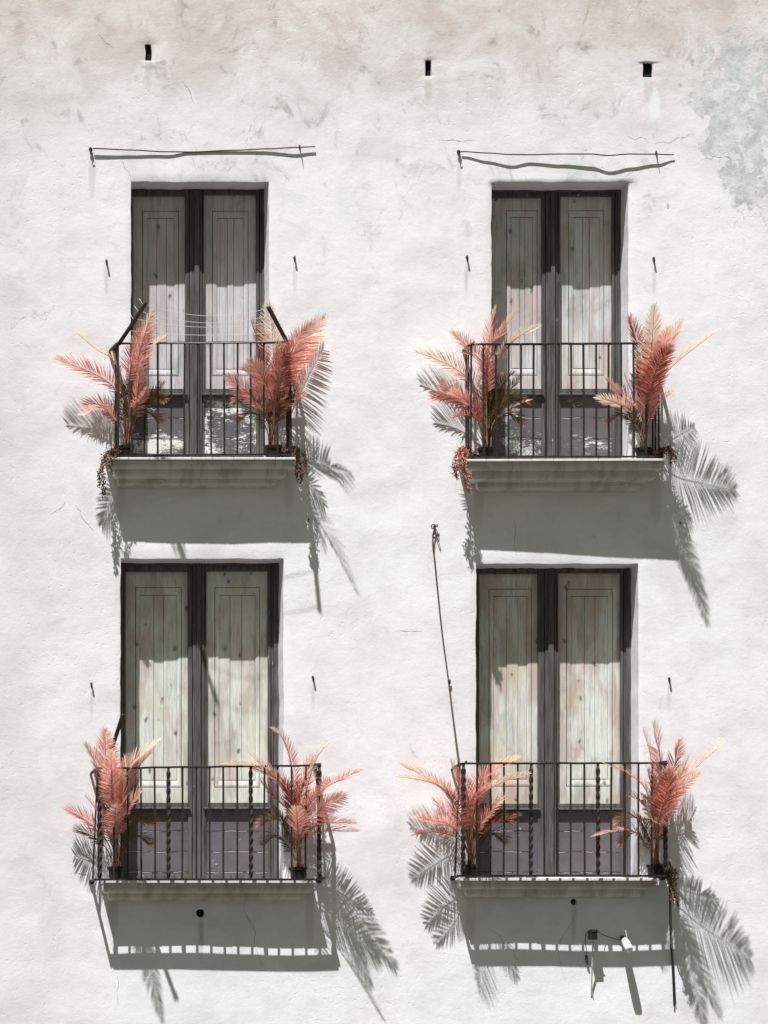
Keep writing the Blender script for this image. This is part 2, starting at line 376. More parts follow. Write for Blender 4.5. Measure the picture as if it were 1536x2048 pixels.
def wall_y(x, z):
    v = noise.noise(Vector((x * 1.1, 3.3, z * 1.3))) * .0085 + noise.noise(Vector((x * 3.1, 9.3, z * 3.6))) * .0032
    v += noise.noise(Vector((x * 8.3, 1.3, z * 9.1))) * .0011
    return v
def axis(lo, hi, step, marks):
    n = int(round((hi - lo) / step)); u = [lo + (hi - lo) * i / n for i in range(n + 1)]
    u = [a for a in u if all(abs(a - m) > step * .45 for m in marks)] + list(marks)
    u.sort(); out = []
    for a in u:
        if not out or a - out[-1] > 1e-4: out.append(a)
    return out
xm = sorted({round(v, 5) for o in opens for v in o[:2]}); zm = sorted({round(v, 5) for o in opens for v in o[2:4]})
for o in opens:
    if o[4] == 'hole':
        xm += [o[0] + (o[1] - o[0]) * q for q in (.25, .5, .75)]; zm += [o[2] + (o[3] - o[2]) * q for q in (.15, .3, .5, .7, .85)]
xm.sort(); zm.sort()
xs = axis(-5.2, 5.2, .045, xm); zs = axis(1.6, 13.2, .045, zm)
xs = [-11, -9, -7, -6] + xs + [6, 7, 9, 11]; zs = [0, .5, 1.0] + zs + [14, 15]
def inside(xc, zc):
    for o in opens:
        if o[0] < xc < o[1] and o[2] < zc < o[3]: return o
    return None
vi = {}; V = []; F = []
def gv(i, j):
    if (i, j) in vi: return vi[(i, j)]
    x, z = xs[i], zs[j]; y = wall_y(x, z); X, Z = x, z
    for (a, b, c, d, t) in opens:
        if t == 'round': continue
        onx = c - 1e-4 <= z <= d + 1e-4 and (abs(x - a) < 2e-4 or abs(x - b) < 2e-4)
        onz = a - 1e-4 <= x <= b + 1e-4 and (abs(z - c) < 2e-4 or abs(z - d) < 2e-4)
        if onx or onz:
            amp = .006 if t == 'door' else .007
            y += .006
            X = x + (noise.noise(Vector((x * 3, 0, z * 4.0))) + .6 * noise.noise(Vector((x, 5, z * 15)))) * amp
            if abs(z - d) < 2e-4 or t == 'hole': Z = z + (noise.noise(Vector((x * 5, 7, z))) + .7 * noise.noise(Vector((x * 22, 7, z)))) * amp
    vi[(i, j)] = len(V); V.append(Vector((X, y, Z))); return vi[(i, j)]
hit = {}
for i in range(len(xs) - 1):
    for j in range(len(zs) - 1):
        o = inside((xs[i] + xs[i + 1]) / 2, (zs[j] + zs[j + 1]) / 2)
        if o: hit[(i, j)] = o; continue
        F.append((gv(i, j), gv(i + 1, j), gv(i + 1, j + 1), gv(i, j + 1)))
# reveals: walk the border of every opening
def back(v, dep, o, rings):
    pass
redge = {}
def reveal_vert(idx, dep, inset):
    key = (idx, dep)
    if key in redge: return redge[key]
    p = V[idx].copy(); p.y = dep if dep else p.y
    redge[key] = len(V); V.append(p); return redge[key]
for (i, j), o in hit.items():
    if o[4] == 'round': continue
    depths = (0, .022, .09, .2, .32, .5) if o[4] == 'door' else (0, .02, .047)
    for (a, b, nb) in (((i, j), (i, j + 1), (i - 1, j)), ((i + 1, j + 1), (i + 1, j), (i + 1, j)), ((i + 1, j), (i, j), (i, j - 1)), ((i, j + 1), (i + 1, j + 1), (i, j + 1))):
        if nb in hit: continue
        ia, ib = gv(*a), gv(*b); pa, pb = ia, ib
        for dep in depths:
            qa, qb = reveal_vert(ia, dep, 0), reveal_vert(ib, dep, 0)
            if dep: F.append((pa, pb, qb, qa))
            pa, pb = qa, qb
# round holes: square ring down to a circle, then a throat
for (x, y, r), o in zip(RH, [o for o in opens if o[4] == 'round']):
    cx, cz, rr = wx(x), wz(y), r / S
    idx = [k for k in vi if o[0] - 1e-4 <= xs[k[0]] <= o[1] + 1e-4 and o[2] - 1e-4 <= zs[k[1]] <= o[3] + 1e-4]
    idx.sort(key=lambda k: math.atan2(zs[k[1]] - cz, xs[k[0]] - cx))
    outer = [vi[k] for k in idx]; n = len(outer); rings = [outer]
    sub = 1
    for (rad, yy) in ((rr * 1.25, .0), (rr, .006), (rr * .97, .03), (rr * .95, .055)):
        ring = []
        for k in idx:
            a = math.atan2(zs[k[1]] - cz, xs[k[0]] - cx)
            q = rad * (1 + .05 * math.sin(3 * a + x))
            ring.append(len(V)); V.append(Vector((cx + q * math.cos(a), yy + wall_y(cx, cz), cz + q * math.sin(a))))
        rings.append(ring)
    for a, b in zip(rings, rings[1:]):
        for q in range(n):
            F.append((a[q], a[(q + 1) % n], b[(q + 1) % n], b[q]))
n_wall = len(F)
# authored cracks: thin dark ribbons lying on the plaster
cracks = [
 [(244, 322), (249, 330), (248, 336), (257, 343), (259, 351), (263, 361)],
 [(1307, 293), (1311, 286), (1324, 283), (1331, 285), (1338, 286), (1346, 282), (1352, 276), (1362, 276), (1371, 274), (1379, 268), (1392, 267)],
 [(1254, 271), (1266, 278), (1272, 280), (1281, 273), (1290, 277), (1300, 285)],
 [(878, 279), (890, 281), (903, 280), (915, 281), (927, 283), (936, 281), (947, 280), (953, 279)],
 [(365, 163), (370, 170), (377, 178), (382, 188), (384, 199), (388, 207)],
 [(196, 68), (204, 77), (212, 85), (219, 90), (225, 95)],
 [(487, 1800), (489, 1812), (488, 1822), (495, 1835), (500, 1845), (509, 1855), (511, 1866), (508, 1880), (513, 1899), (520, 1918), (526, 1934)],
 [(1151, 1811), (1152, 1824), (1147, 1838), (1141, 1849), (1134, 1860), (1128, 1868), (1121, 1880), (1118, 1894), (1116, 1908), (1121, 1925), (1124, 1940), (1130, 1962)],
 [(976, 1855), (985, 1862), (1000, 1871), (1004, 1882), (1013, 1891), (1025, 1900), (1031, 1913), (1038, 1926), (1043, 1940), (1047, 1953)],
 [(401, 1838), (402, 1855), (401, 1870), (405, 1885)],
 [(150, 1010), (160, 1022), (163, 1034), (172, 1044), (184, 1058), (188, 1063)],
 [(100, 1029), (112, 1022), (120, 1018), (126, 1010), (131, 1004)],
 [(1030, 1035), (1031, 1062), (1029, 1085), (1033, 1112)],
 [(233, 1950), (237, 1968), (234, 1985), (236, 2010)],
 [(1400, 320), (1412, 316), (1422, 318), (1428, 312), (1440, 315), (1452, 313), (1466, 320), (1480, 318)],
 [(790, 1262), (812, 1263), (830, 1262), (845, 1263)],
 [(185, 1755), (178, 1748), (165, 1750), (152, 1744), (140, 1748)],
]
mi = [0] * n_wall
rc = random.Random(3)
for cl in cracks:
    fp = []
    for a, b in zip(cl, cl[1:]):
        for t in (0, .33, .66): fp.append((a[0] + (b[0] - a[0]) * t + rc.uniform(-1, 1), a[1] + (b[1] - a[1]) * t + rc.uniform(-1, 1)))
    fp.append(cl[-1]); n = len(fp); base = len(V)
    for i, (px, py) in enumerate(fp):
        wd = (.0003 + .0013 * rc.random()) * math.sin(math.pi * (i + .4) / n) + .0004
        t = Vector((fp[min(i + 1, n - 1)][0] - fp[max(i - 1, 0)][0], fp[min(i + 1, n - 1)][1] - fp[max(i - 1, 0)][1])); t.normalize()
        nx, nz = t.y, t.x
        for s_ in (-1, 1):
            x, z = wx(px) + nx * wd * s_, wz(py) + nz * wd * s_
            V.append(Vector((x, wall_y(x, z) - .0012, z)))
    for i in range(n - 1):
        a = base + 2 * i; F.append((a, a + 1, a + 3, a + 2)); mi.append(1)
M_crack = mat_simple("crack_shadow_dirt", (.30, .27, .26), 1, .4, 60)
wall = mkmesh("wall", V, F, [M_wall, M_crack], bl, True, mi)
# body of the house behind the facade
b = MB(); b.box(-11, 11, .62, 9, 0, 15); b.build("house_body", M_plain, bl)
b = MB(); b.box(-11.3, 11.3, -.35, 9.3, 15.0, 15.25); b.build("roof", M_plain, bl, bevel=.02)
for o in opens:
    if o[4] == 'door': continue
    b = MB(); b.box(o[0] - .03, o[1] + .03, .045 if o[4] == 'hole' else .05, .18, o[2] - .03, o[3] + .03)
    b.build("hole_shade_back", M_dark, bl)  # near-black block paints in the shade at the back of the hole

# ------------------------------------------------------------------ doors
RF, RP = .335, .39
DR = {  # apparent photo px: outer frame, panes, middle stile, heights
 'UL': dict(fx=(262, 529), pl=(266, 370.5), pr=(408.5, 512.7), mul=(389, 399), ft=372, pt=(391.5, 389), pb=777, led=790, bot=921, grooves=(378.7, 404.5), mt=(423, 436), mb=(739, 751)),
 'UR': dict(fx=(983, 1243.5), pl=(984, 1083.8), pr=(1121, 1224.3), mul=(1102.6, 1111), ft=376, pt=(395, 392), pb=777, led=790, bot=924, grooves=(1091, 1116), mt=(422, 434), mb=(738, 750)),
 'LL': dict(fx=(241, 557.5), pl=(251.5, 376.2), pr=(413.3, 536), mul=(393.7, 402), ft=1122.5, pt=(1143, 1142), pb=1605, led=1618.5, bot=1764, grooves=(385, 410), mt=(1176, 1190), mb=(1561, 1574)),
 'LR': dict(fx=(951, 1260), pl=(958.5, 1076.3), pr=(1117, 1241), mul=(1097.5, 1108), ft=1128.5, pt=(1147.5, 1146), pb=1607, led=1620, bot=1760, grooves=(1089, 1112.5), mt=(1179, 1192), mb=(1559, 1572))}
DLAB = {'UL': "upper left glazed balcony door with badly peeling lower panels", 'UR': "upper right glazed balcony door",
        'LL': "lower left glazed balcony door with knotty pale shutters", 'LR': "lower right glazed balcony door"}
rd = random.Random(5)
for k, q in DR.items():
    x0, x1 = q['fx']; ft, bot = q['ft'], q['bot']
    fr = MB()
    oL = wx(DOORS[k][0]); oR = wx(DOORS[k][2])
    # frame: left jamb (mostly hidden by the reveal), right jamb, head
    jl = MB()
    a = P(q['pl'][0] - 2.0, bot, -RF); fr.box(oL - .01, a.x, RF, .47, slab_z(k) - .01, P(0, ft - 14, -RF).z)
    c = P(q['pr'][1] + 11.5, bot, -RF); fr.box(c.x, oR + .01, RF, .47, slab_z(k) - .01, P(0, ft - 14, -RF).z)
    zt = P(0, ft, -RF).z; fr.box(a.x, c.x, RF, .47, P(0, ft + 7.5, -RF).z, zt + .06)
    door = fr.build("balcony_door", M_frame, bl, bevel=.004, label=DLAB[k])
    ml = (q['mul'][0] + q['mul'][1]) / 2
    # centre cover moulding
    m = MB(); m.pbox(q['mul'][0], ft + 7.8, q['mul'][1], bot - 3, -(RF - .018), -(RF + .03)); m.build("cover_strip", M_frame_worn, door, bevel=.004)
    led = q['led']; ftl = ft + 8
    for side in (0, 1):
        pa, pb_ = (q['pl'], q['pr'])[side]
        pt = q['pt'][side]; inL = side == 0
        L0 = pa - 2.0 if inL else q['mul'][1] + .4
        L1 = q['mul'][0] - .4 if inL else pb_ + 11.0
        g1 = q['grooves'][0 if inL else 1]
        m = MB(); df = -(RF + .012); dbk = -(RF + .07)
        yb = bot - 2
        if inL:
            m.pbox(pb_, ftl, g1 - .6, yb, df, dbk); m.pbox(g1 + .6, ftl, L1, yb, df + .006, dbk)     # meeting stile with groove
            m.pbox(L0, ftl, pa, yb, df, dbk)
            xl, xr = pa, pb_
        else:
            m.pbox(L0, ftl, g1 - .6, yb, df + .006, dbk); m.pbox(g1 + .6, ftl, pa, yb, df, dbk)
            m.pbox(pb_, ftl, (pb_ + L1) / 2, yb, df, dbk); m.pbox((pb_ + L1) / 2 + 1.2, ftl, L1, yb, df - .004, dbk)
            xl, xr = pa, pb_
        m.pbox(xl, ftl, xr, pt, df - .001, dbk)                       # top rail
        m.pbox(xl, led + 1, xr, led + 8, df - .001, dbk)              # rail under the pane
        m.pbox(xl, bot - 14, xr, yb, df - .001, dbk)                  # bottom rail
        leaf = m.build("door_leaf", M_frame_worn if k != 'LR' else M_frame, door, bevel=.003)
        m = MB(); m.pbox(xl + .3, q['pb'], xr - .3, led - 3, -(RF - .004), dbk); m.pbox(xl - 6, led - 4, xr + 5, led, -(RF - .022), -(RF + .012))
        m.build("weather_bar", M_frame, door, bevel=.004)
        m = MB(); m.pbox(xl - 2, led + 6, xr + 2, bot - 12, -(RF + .030), -(RF + .05)); m.build("kick_panel", PE[k], door)
        m = MB(); A = P(xl - 1, q['pb'] + 3, -(RF + .035)); B = P(xr + 1, pt - 1, -(RF + .035))
        m.add([Vector((A.x, A.y, A.z)), Vector((B.x, A.y, A.z)), Vector((B.x, A.y, B.z)), Vector((A.x, A.y, B.z))], [(0, 1, 2, 3)])
        m.build("glass_pane", M_glass, door)
        # wooden inner shutter: stiles, rails, moulded frame, planks
        m = MB(); y0_, y1_ = pt - 6, q['pb'] + 8
        s0, s1 = xl - 3, xr + 3; wS = (xr - xl)
        if k == 'UR' and inL: i0, i1 = xl + 30, xr - 10
        elif inL: i0, i1 = xl + 20, xr - 14
        else: i0, i1 = xl + 17, xr - 17
        mt0, mt1 = q['mt']; mb0, mb1 = q['mb']
        dS, dP = -RP, -(RP + .009)
        m.pbox(s0, y0_, i0 - 1.2, y1_, dS, -.44); m.pbox(i1 + 1.2, y0_, s1, y1_, dS, -.44)
        m.pbox(i0 - 1, y0_, i1 + 1, mt0 - 1.3, dS - .001, -.44); m.pbox(i0 - 1, mb1 + 1.3, i1 + 1, y1_, dS - .001, -.44)
        # mitred sloping mould
        def ring(xa, xb, ya, yb2, d): return [P(xa, yb2, d), P(xb, yb2, d), P(xb, ya, d), P(xa, ya, d)]
        o_ = ring(i0, i1, mt0, mb1, dS - .002); mid_ = ring(i0 + 2.5, i1 - 2.5, mt0 + 3, mb1 - 3, dS + .0005); mid2 = ring(i0 + 5.5, i1 - 5.5, mt0 + 7, mb1 - 7, dS - .002); inn = ring(i0 + 8.5, i1 - 8.5, mt1, mb0, dP)
        m.add(o_ + mid_ + mid2 + inn, [(r * 4 + e, r * 4 + (e + 1) % 4, r * 4 + 4 + (e + 1) % 4, r * 4 + 4 + e) for r in range(3) for e in range(4)])
        # planks of the sunk panel
        wI = i1 - i0 - 17; cuts = [i0 + 8.5, i0 + 8.5 + wI * rd.uniform(.28, .40), i0 + 8.5 + wI * rd.uniform(.62, .75), i1 - 8.5]
        for c0, c1 in zip(cuts, cuts[1:]):
            m.pbox(c0 + .35, mt1 + 1.1, c1 - .35, mb0 - 1.1, dP - .002 + rd.uniform(-.008, .006), -.44)
        m.build("inner_shutter", SH[k], door, bevel=.0015)
    # threshold
    m = MB(); a = P(x0, bot, -RF); c = P(x1, bot, -RF)
    m.box(oL + .004, oR - .004, .18, RF + .02, slab_z(k) + .001, slab_z(k) + (.035 if k[0] == 'L' else .012)); m.build("threshold", M_tile, door, bevel=.004)
    m = MB(); m.box(oL - .04, oR + .04, .50, .56, slab_z(k) - .05, P(0, ft - 20, 0).z + .1); m.build("room_shade_back", M_dark, door)  # near-black sheet paints in the unlit room behind the shutters
m = MB(); m.pbox(1080, 376.5, 1102, 379, -(RF - .004), -(RF + .001)); m.build("brass_catch", M_tile, bl, label="small pale metal strip on the head of the upper right door")

# ------------------------------------------------------------------ balcony slabs
SL = {  # tile left/right apparent at front; profile (dy, depth, insetL, insetR)
 'UL': (216, 593.5, 5, [(5, .285, 7, 2), (15, .283, 7, 2), (18, .273, 8, 4), (20, .245, 11, 9), (21, .222, 15, 15), (30, .220, 15, 15), (33.5, .21, 17, 18), (36, .165, 20, 24), (37, .150, 23, 33), (45, .148, 23, 33), (48.5, .135, 25, 36), (50, .08, 28, 40), (51.5, .0, 30, 42)]),
 'UR': (929, 1331, 5, [(5, .325, 7, 2), (15, .323, 7, 2), (18, .313, 9, 3), (20, .285, 14, 8), (21, .262, 19, 14), (32, .260, 19, 14), (36, .25, 22, 17), (38.5, .195, 26, 25), (40, .150, 34, 38), (48, .148, 34, 38), (52, .135, 36, 41), (54, .08, 39, 45), (55.5, .0, 41, 47)]),
 'LL': (207, 632, 6, [(6, .218, 1, 3), (18, .216, 1, 3), (22, .206, 3, 5), (24, .18, 7, 12), (25, .160, 12, 20), (32, .158, 12, 20), (35.5, .145, 14, 24), (37.5, .08, 17, 28), (39, 0, 19, 30)]),
 'LR': (921, 1316.5, 6, [(6, .218, 1, 2), (15, .216, 1, 2), (19, .206, 3, 4), (21, .18, 8, 12), (22, .160, 15, 22), (30, .158, 15, 22), (33.5, .145, 17, 25), (35.5, .08, 20, 28), (37, 0, 22, 30)])}
M_slab = mat_plaster("balcony_plaster", False, (.64, .62, .57))
SLAB = {}; SKEW = {'UR': .06}
def loops(rows, name, mat, parent, label=None, seed=0, skew=0):
    """stack of U-shaped rings (left wall, front run, right wall)"""
    n = 24; V = []; F = []
    for (z, d, xl, xr) in rows:
        V.append(Vector((xl, .05, z)))
        for i in range(n + 1):
            t = i / n; x = xl + (xr - xl) * t
            wv = noise.noise(Vector((x * 2.2, seed, z * 3))) * .003
            V.append(Vector((x, -d * (1 + skew * (2 * t - 1)) + wv, z + noise.noise(Vector((x * 1.7, seed + 4, 0))) * .0025)))
        V.append(Vector((xr, .05, z)))
    m = n + 3
    for r in range(len(rows) - 1):
        for i in range(m - 1):
            a = r * m + i; F.append((a, a + m, a + m + 1, a + 1))
    F.append(tuple(range(m))); F.append(tuple((len(rows) - 1) * m + i for i in reversed(range(m))))
    o = mkmesh(name, V, F, mat, parent); 
    bv = o.modifiers.new("bevel", 'BEVEL'); bv.width = .003; bv.segments = 2; bv.limit_method = 'ANGLE'; bv.angle_limit = R(50)
    if label: o['label'] = label
    return o
for k, (x0, x1, th, prof) in SL.items():
    sd_ = SLABD[k]; zt = slab_z(k); X0, X1 = P(x0, 0, sd_).x, P(x1, 0, sd_).x
    slab = loops([(zt - dy / S, d, X0 + iL / S, X1 - iR / S) for dy, d, iL, iR in prof], "balcony_slab", M_slab, bl, None, ord(k[1]), SKEW.get(k, 0))
    SLAB[k] = slab
    # tiled edge, broken into tiles by hair joints
    nt_ = 9; m = MB()
    for i in range(nt_):
        a = X0 + (X1 - X0) * i / nt_ + (.0012 if i else 0); c = X0 + (X1 - X0) * (i + 1) / nt_ - (.0012 if i < nt_ - 1 else 0)
        j = rd.uniform(-.0012, .0012)
        fa, fc = [-sd_ * (1 + SKEW.get(k, 0) * (2 * q - 1)) + j for q in (i / nt_, (i + 1) / nt_)]; zb, zu = zt - (th - .4) / S + j * .5, zt + j * .5
        m.hexa([Vector(p) for p in ((a, .04, zb), (c, .04, zb), (c, .04, zu), (a, .04, zu), (a, fa, zb), (c, fc, zb), (c, fc, zu), (a, fa, zu))])
    m.build("edge_tiles", M_tile, slab, bevel=.003)

# ------------------------------------------------------------------ railings
M_railc = M_iron
def sqbar(m, a, b_, w_, d_=None):
    """straight vertical-ish square bar between two points"""
    d_ = d_ or w_; a = Vector(a); b_ = Vector(b_)
    h = w_ / 2; g = d_ / 2
    m.hexa([a + Vector((-h, g, 0)), a + Vector((h, g, 0)), b_ + Vector((h, g, 0)), b_ + Vector((-h, g, 0)),
            a + Vector((-h, -g, 0)), a + Vector((h, -g, 0)), b_ + Vector((h, -g, 0)), b_ + Vector((-h, -g, 0))])
def hexy(m, a, b_, th, dp):
    """horizontal bar along x between a and b (top th, depth dp)"""
    a = Vector(a); b_ = Vector(b_); t = th / 2; g = dp / 2
    m.hexa([a + Vector((0, g, -t)), b_ + Vector((0, g, -t)), b_ + Vector((0, g, t)), a + Vector((0, g, t)),
            a + Vector((0, -g, -t)), b_ + Vector((0, -g, -t)), b_ + Vector((0, -g, t)), a + Vector((0, -g, t))])
def sidebar(m, a, b_, th, wd):
    """horizontal bar running in depth from a to b"""
    a = Vector(a); b_ = Vector(b_); t = th / 2; g = wd / 2
    m.hexa([b_ + Vector((-g, 0, -t)), b_ + Vector((g, 0, -t)), b_ + Vector((g, 0, t)), b_ + Vector((-g, 0, t)),
            a + Vector((-g, 0, -t)), a + Vector((g, 0, -t)), a + Vector((g, 0, t)), a + Vector((-g, 0, t))])
def twist_bar(a, b_, r, pitch=.074):
    a = Vector(a); b_ = Vector(b_); L = (b_ - a).length; n = int(L / pitch * 7); m = MB()
    for i in range(n + 1):
        t = i / n; c = a.lerp(b_, t); e = min(1, min(t, 1 - t) * 22)
        ang = (L * t / pitch) * math.pi / 2 * 1.0
        for q in range(4):
            an = ang + math.pi / 2 * q + math.pi / 4; rr = r * (.55 + .45 * e)
            m.v.append(c + Vector((math.cos(an) * rr, math.sin(an) * rr, 0)))
    for i in range(n):
        for q in range(4):
            A = i * 4 + q; B = i * 4 + (q + 1) % 4; m.f.append((A, B, B + 4, A + 4)); m.m.append(0)
    m.f.append((3, 2, 1, 0)); m.m.append(0); m.f.append(tuple(n * 4 + q for q in range(4))); m.m.append(0)
    return m
RL = {  # front corner x left/right, top y left/right, bottom y left/right, depth, bar xs, twisted indexes
 'UL': (236, 581, 687, 684.5, 912, 908.5, .30, [236 + 26.55 * i for i in range(14)], ()),
 'UR': (942, 1317.5, 689, 686.5, 914.2, 913, .32, [942 + 25.03 * i for i in range(16)], ()),
 'LL': (199, 638.5, 1536.5, 1530.8, 1759.5, 1756.5, .325, [199, 227.6, 255, 282, 309.6, 337, 364.7, 392.7, 419.5, 446.5, 474.5, 501.7, 528.6, 556, 583.4, 611.5, 638.5], (0, 5, 11, 16)),
 'LR': (926.7, 1330.8, 1527, 1526, 1752.3, 1751.2, .325, [926.7, 954, 981, 1007.5, 1035.6, 1062, 1088.4, 1115, 1141.4, 1169, 1196, 1222.5, 1249.6, 1277, 1304, 1330.8], (0, 5, 10, 15))}
RLAB = {'UL': "plain dark iron railing of the upper left balcony", 'UR': "plain dark iron railing of the upper right balcony",
        'LL': "iron railing with twisted bars on the lower left balcony", 'LR': "iron railing with twisted bars on the lower right balcony"}
RAIL = {}
for k, (x0, x1, t0, t1, b0, b1, d, bars, tw) in RL.items():
    TL, TR, BL_, BR = P(x0, t0, d), P(x1, t1, d), P(x0, b0, d), P(x1, b1, d)
    low = k[0] == 'L'; m = MB()
    # handrail: wavy hand-forged flat bar
    n = 16; base = [TL.lerp(TR, i / n) + Vector((0, 0, noise.noise(Vector((i * .6, ord(k[1]), 2))) * .006)) for i in range(n + 1)]
    for a, c in zip(base, base[1:]): hexy(m, a + Vector((-.001, 0, 0)), c + Vector((.001, 0, 0)), .0165, .03)
    wl, wr = TL.copy(), TR.copy(); wl.y = wr.y = .02; wl.x -= .012
    sidebar(m, TL + Vector((-.006, .012, -.0005)), wl, .016, .03); sidebar(m, TR + Vector((.006, .012, -.0005)), wr, .016, .03)
    # bottom rail
    if low:
        extra = []; qb = MB(); extra.append(("bottom_rail", qb))
        for (xa, xb) in ((BL_.x - .03, BR.x + .03),): qb.box(xa, xb, -.358, -.297, BL_.z - .006, BL_.z + .010)
        for xa, xb, zz in ((BL_.x - .055, BL_.x - .031, BL_.z), (BR.x + .031, BR.x + .050, BR.z)):
            q = MB(); q.box(xa, xb, -.35, .02, zz - .006, zz + .010); extra.append(("side_rail", q))
        q = MB(); extra.append(("wall_anchor", q)); q.tube([Vector((BL_.x - .043, .03, BL_.z)), Vector((BL_.x - .043, -.035, BL_.z))], .024, 6)
        q = MB(); extra.append(("wall_anchor", q)); q.tube([Vector((BR.x + .04, .03, BR.z)), Vector((BR.x + .04, -.035, BR.z))], .026, 6)
    else:
        extra = []
        q = MB(); hexy(q, BL_ + Vector((-.01, 0, 0)), BR + Vector((.01, 0, 0)), .013, .028)
        for c, s_ in ((BL_, -1), (BR, 1)):
            e = c.copy(); e.y = .02; sidebar(q, c + Vector((0, .012, -.0005)), e, .012, .025)
    if not low: extra.append(("bottom_rail", q))
    rail = m.build("balcony_railing", M_iron, bl, bevel=.002, label=RLAB[k]); RAIL[k] = rail
    for nm_, q in extra: q.build(nm_, M_iron, rail)
    for i, bx in enumerate(bars):
        f = (bx - x0) / (x1 - x0); a = BL_.lerp(BR, f); c = TL.lerp(TR, f); jx = rd.uniform(-.003, .003)
        a = a + Vector((jx, 0, .003)); c = c + Vector((-jx, 0, -.004))
        if i in tw:
            corner = i in (0, len(bars) - 1)
            twist_bar(a, c, .0195 if not corner else .0215).build("twisted_baluster", M_iron, rail)
        else:
            m = MB(); md = (a + c) / 2 + Vector((rd.uniform(-.003, .003), rd.uniform(-.003, .003), 0))
            sqbar(m, a, md, .0155); sqbar(m, md, c, .0155); m.build("baluster", M_iron, rail)
    for c, tpt, s_ in ((BL_, TL, -1), (BR, TR, 1)):      # side balusters
        for dd in ((.13, ) if low else (.06, .18)):
            m = MB(); off = s_ * (.043 if low else 0)
            sqbar(m, (c.x + off, -dd, c.z), (tpt.x, -dd, tpt.z - .004), .0145); m.build("baluster", M_iron, rail)
    # curled or knobbed ends
    m = MB()
    if low or k == 'UL':
        m.tube([TL + Vector((-.01, 0, 0)), TL + Vector((-.02, .1, .0)), TL + Vector((-.045, .25, -.018)), TL + Vector((-.05, .33, -.03))], [.011, .012, .013, .01], 6)
    if m.v: m.build("curled_end", M_iron, rail); m = MB()
    m.tube([TR + Vector((-.05, 0, .006)), TR + Vector((.016, 0, .006))], [.012, .017], 6)
    m.build("rail_knob", M_iron, rail); m = MB()
    m.tube([TL + Vector((.02, 0, .008)), TL + Vector((.03, 0, .022))], [.012, .008], 6)
    m.build("rail_knob", M_iron, rail)

# ------------------------------------------------------------------ palms
def catmull(pts, n):
    out = []; k = len(pts)
    for s_ in range(k - 1):
        p0, p1, p2, p3 = pts[max(s_ - 1, 0)], pts[s_], pts[s_ + 1], pts[min(s_ + 2, k - 1)]
        for i in range(n):
            t = i / n
            out.append(.5 * ((2 * p1) + (p2 - p0) * t + (2 * p0 - 5 * p1 + 4 * p2 - p3) * t * t + (3 * p1 - p0 - 3 * p2 + p3) * t ** 3))
    out.append(pts[-1].copy()); return out
rf_ = random.Random(21)
def frond(parent, base, pts, w, mat, L=40, t0=.42, roll=None, seedjit=0, d_tip=None):
    """pts: (px,py,depth) after the base. w: apparent half width px, L: true leaflet length px"""
    ctl = [Vector(base)] + [P(*p) for p in pts]
    cv = catmull(ctl, 12)
    # arc length
    s_ = [0.0]
    for a, b_ in zip(cv, cv[1:]): s_.append(s_[-1] + (b_ - a).length)
    T = s_[-1]
    def at(u):
        d_ = u * T; lo = 0
        while lo < len(s_) - 2 and s_[lo + 1] < d_: lo += 1
        f = (d_ - s_[lo]) / max(1e-6, s_[lo + 1] - s_[lo]); return cv[lo].lerp(cv[lo + 1], min(1, f))
    m = MB(); att = []
    nr = 22; m.tube([at(i / nr) for i in range(nr + 1)], [.0052 * (1 - i / nr) + .0012 for i in range(nr + 1)], 5)
    att += [((i // 5) / nr * .95, .2, .2) for i in range(5 * (nr + 1))]
    m.m = [1] * len(m.f); m.cur = 0
    L_ = L / S * 1.12
    if roll is None:
        roll = math.acos(max(.1, min(1, w / (L * .72)))) * (1 if rf_.random() < .6 else -1)
    blade = (1 - t0) * T; n = max(9, int(blade / .0120))
    for i in range(n):
        u = t0 + (1 - t0) * (i + .3) / n
        p = at(u); q = at(min(1, u + .02)); q0 = at(max(0, u - .02)); t = (q - q0).normalized()
        per = t.cross(Vector((0, 1, 0)))
        if per.length < .15: per = t.cross(Vector((0, 1, .5)))
        per.normalize(); bn = per.cross(t).normalized()      # bn ~ depth
        sv = per * math.cos(roll) + bn * math.sin(roll); nm = t.cross(sv).normalized()
        if nm.z < 0: nm = -nm
        x = (i + .5) / n
        ll = L_ * (math.sin(math.pi * (.16 + .80 * x) ** .9)) ** .55 * (1.0 if x < .9 else .85)
        fa = R(32 + 34 * x)
        for sg in (-1, 1):
            h = rf_.random(); a_ = fa + rf_.gauss(0, .06); l2 = ll * rf_.uniform(.86, 1.06)
            dr = (sv * sg * math.cos(a_) + t * math.sin(a_) + nm * rf_.uniform(.14, .28)).normalized()
            wd = (nm.cross(dr)).normalized() * 1.0
            tw_ = rf_.gauss(0, .18); wd = (wd * math.cos(tw_) + nm * math.sin(tw_)).normalized()
            hw = .0043 * rf_.uniform(.8, 1.15) * (.8 if x > .85 else 1)
            droop = rf_.uniform(.03, .16)
            prev = None; b0 = len(m.v)
            for e, (f, wf) in enumerate(((0, .35), (.3, 1), (.62, .85), (.85, .45), (1, .04))):
                c = p + dr * (l2 * f) + Vector((0, 0, -1)) * (droop * l2 * f * f)
                m.v.append(c - wd * hw * wf); m.v.append(c + wd * hw * wf)
                att.append((u, h, f)); att.append((u, h, f))
            for e in range(4):
                a = b0 + 2 * e; m.f.append((a, a + 1, a + 3, a + 2)); m.m.append(0)
    o = m.build("frond", [mat, M_stem if mat != L_olv_shade else M_stemd], parent, smooth=False)
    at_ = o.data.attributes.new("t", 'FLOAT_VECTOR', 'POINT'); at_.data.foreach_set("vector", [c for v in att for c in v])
    return o

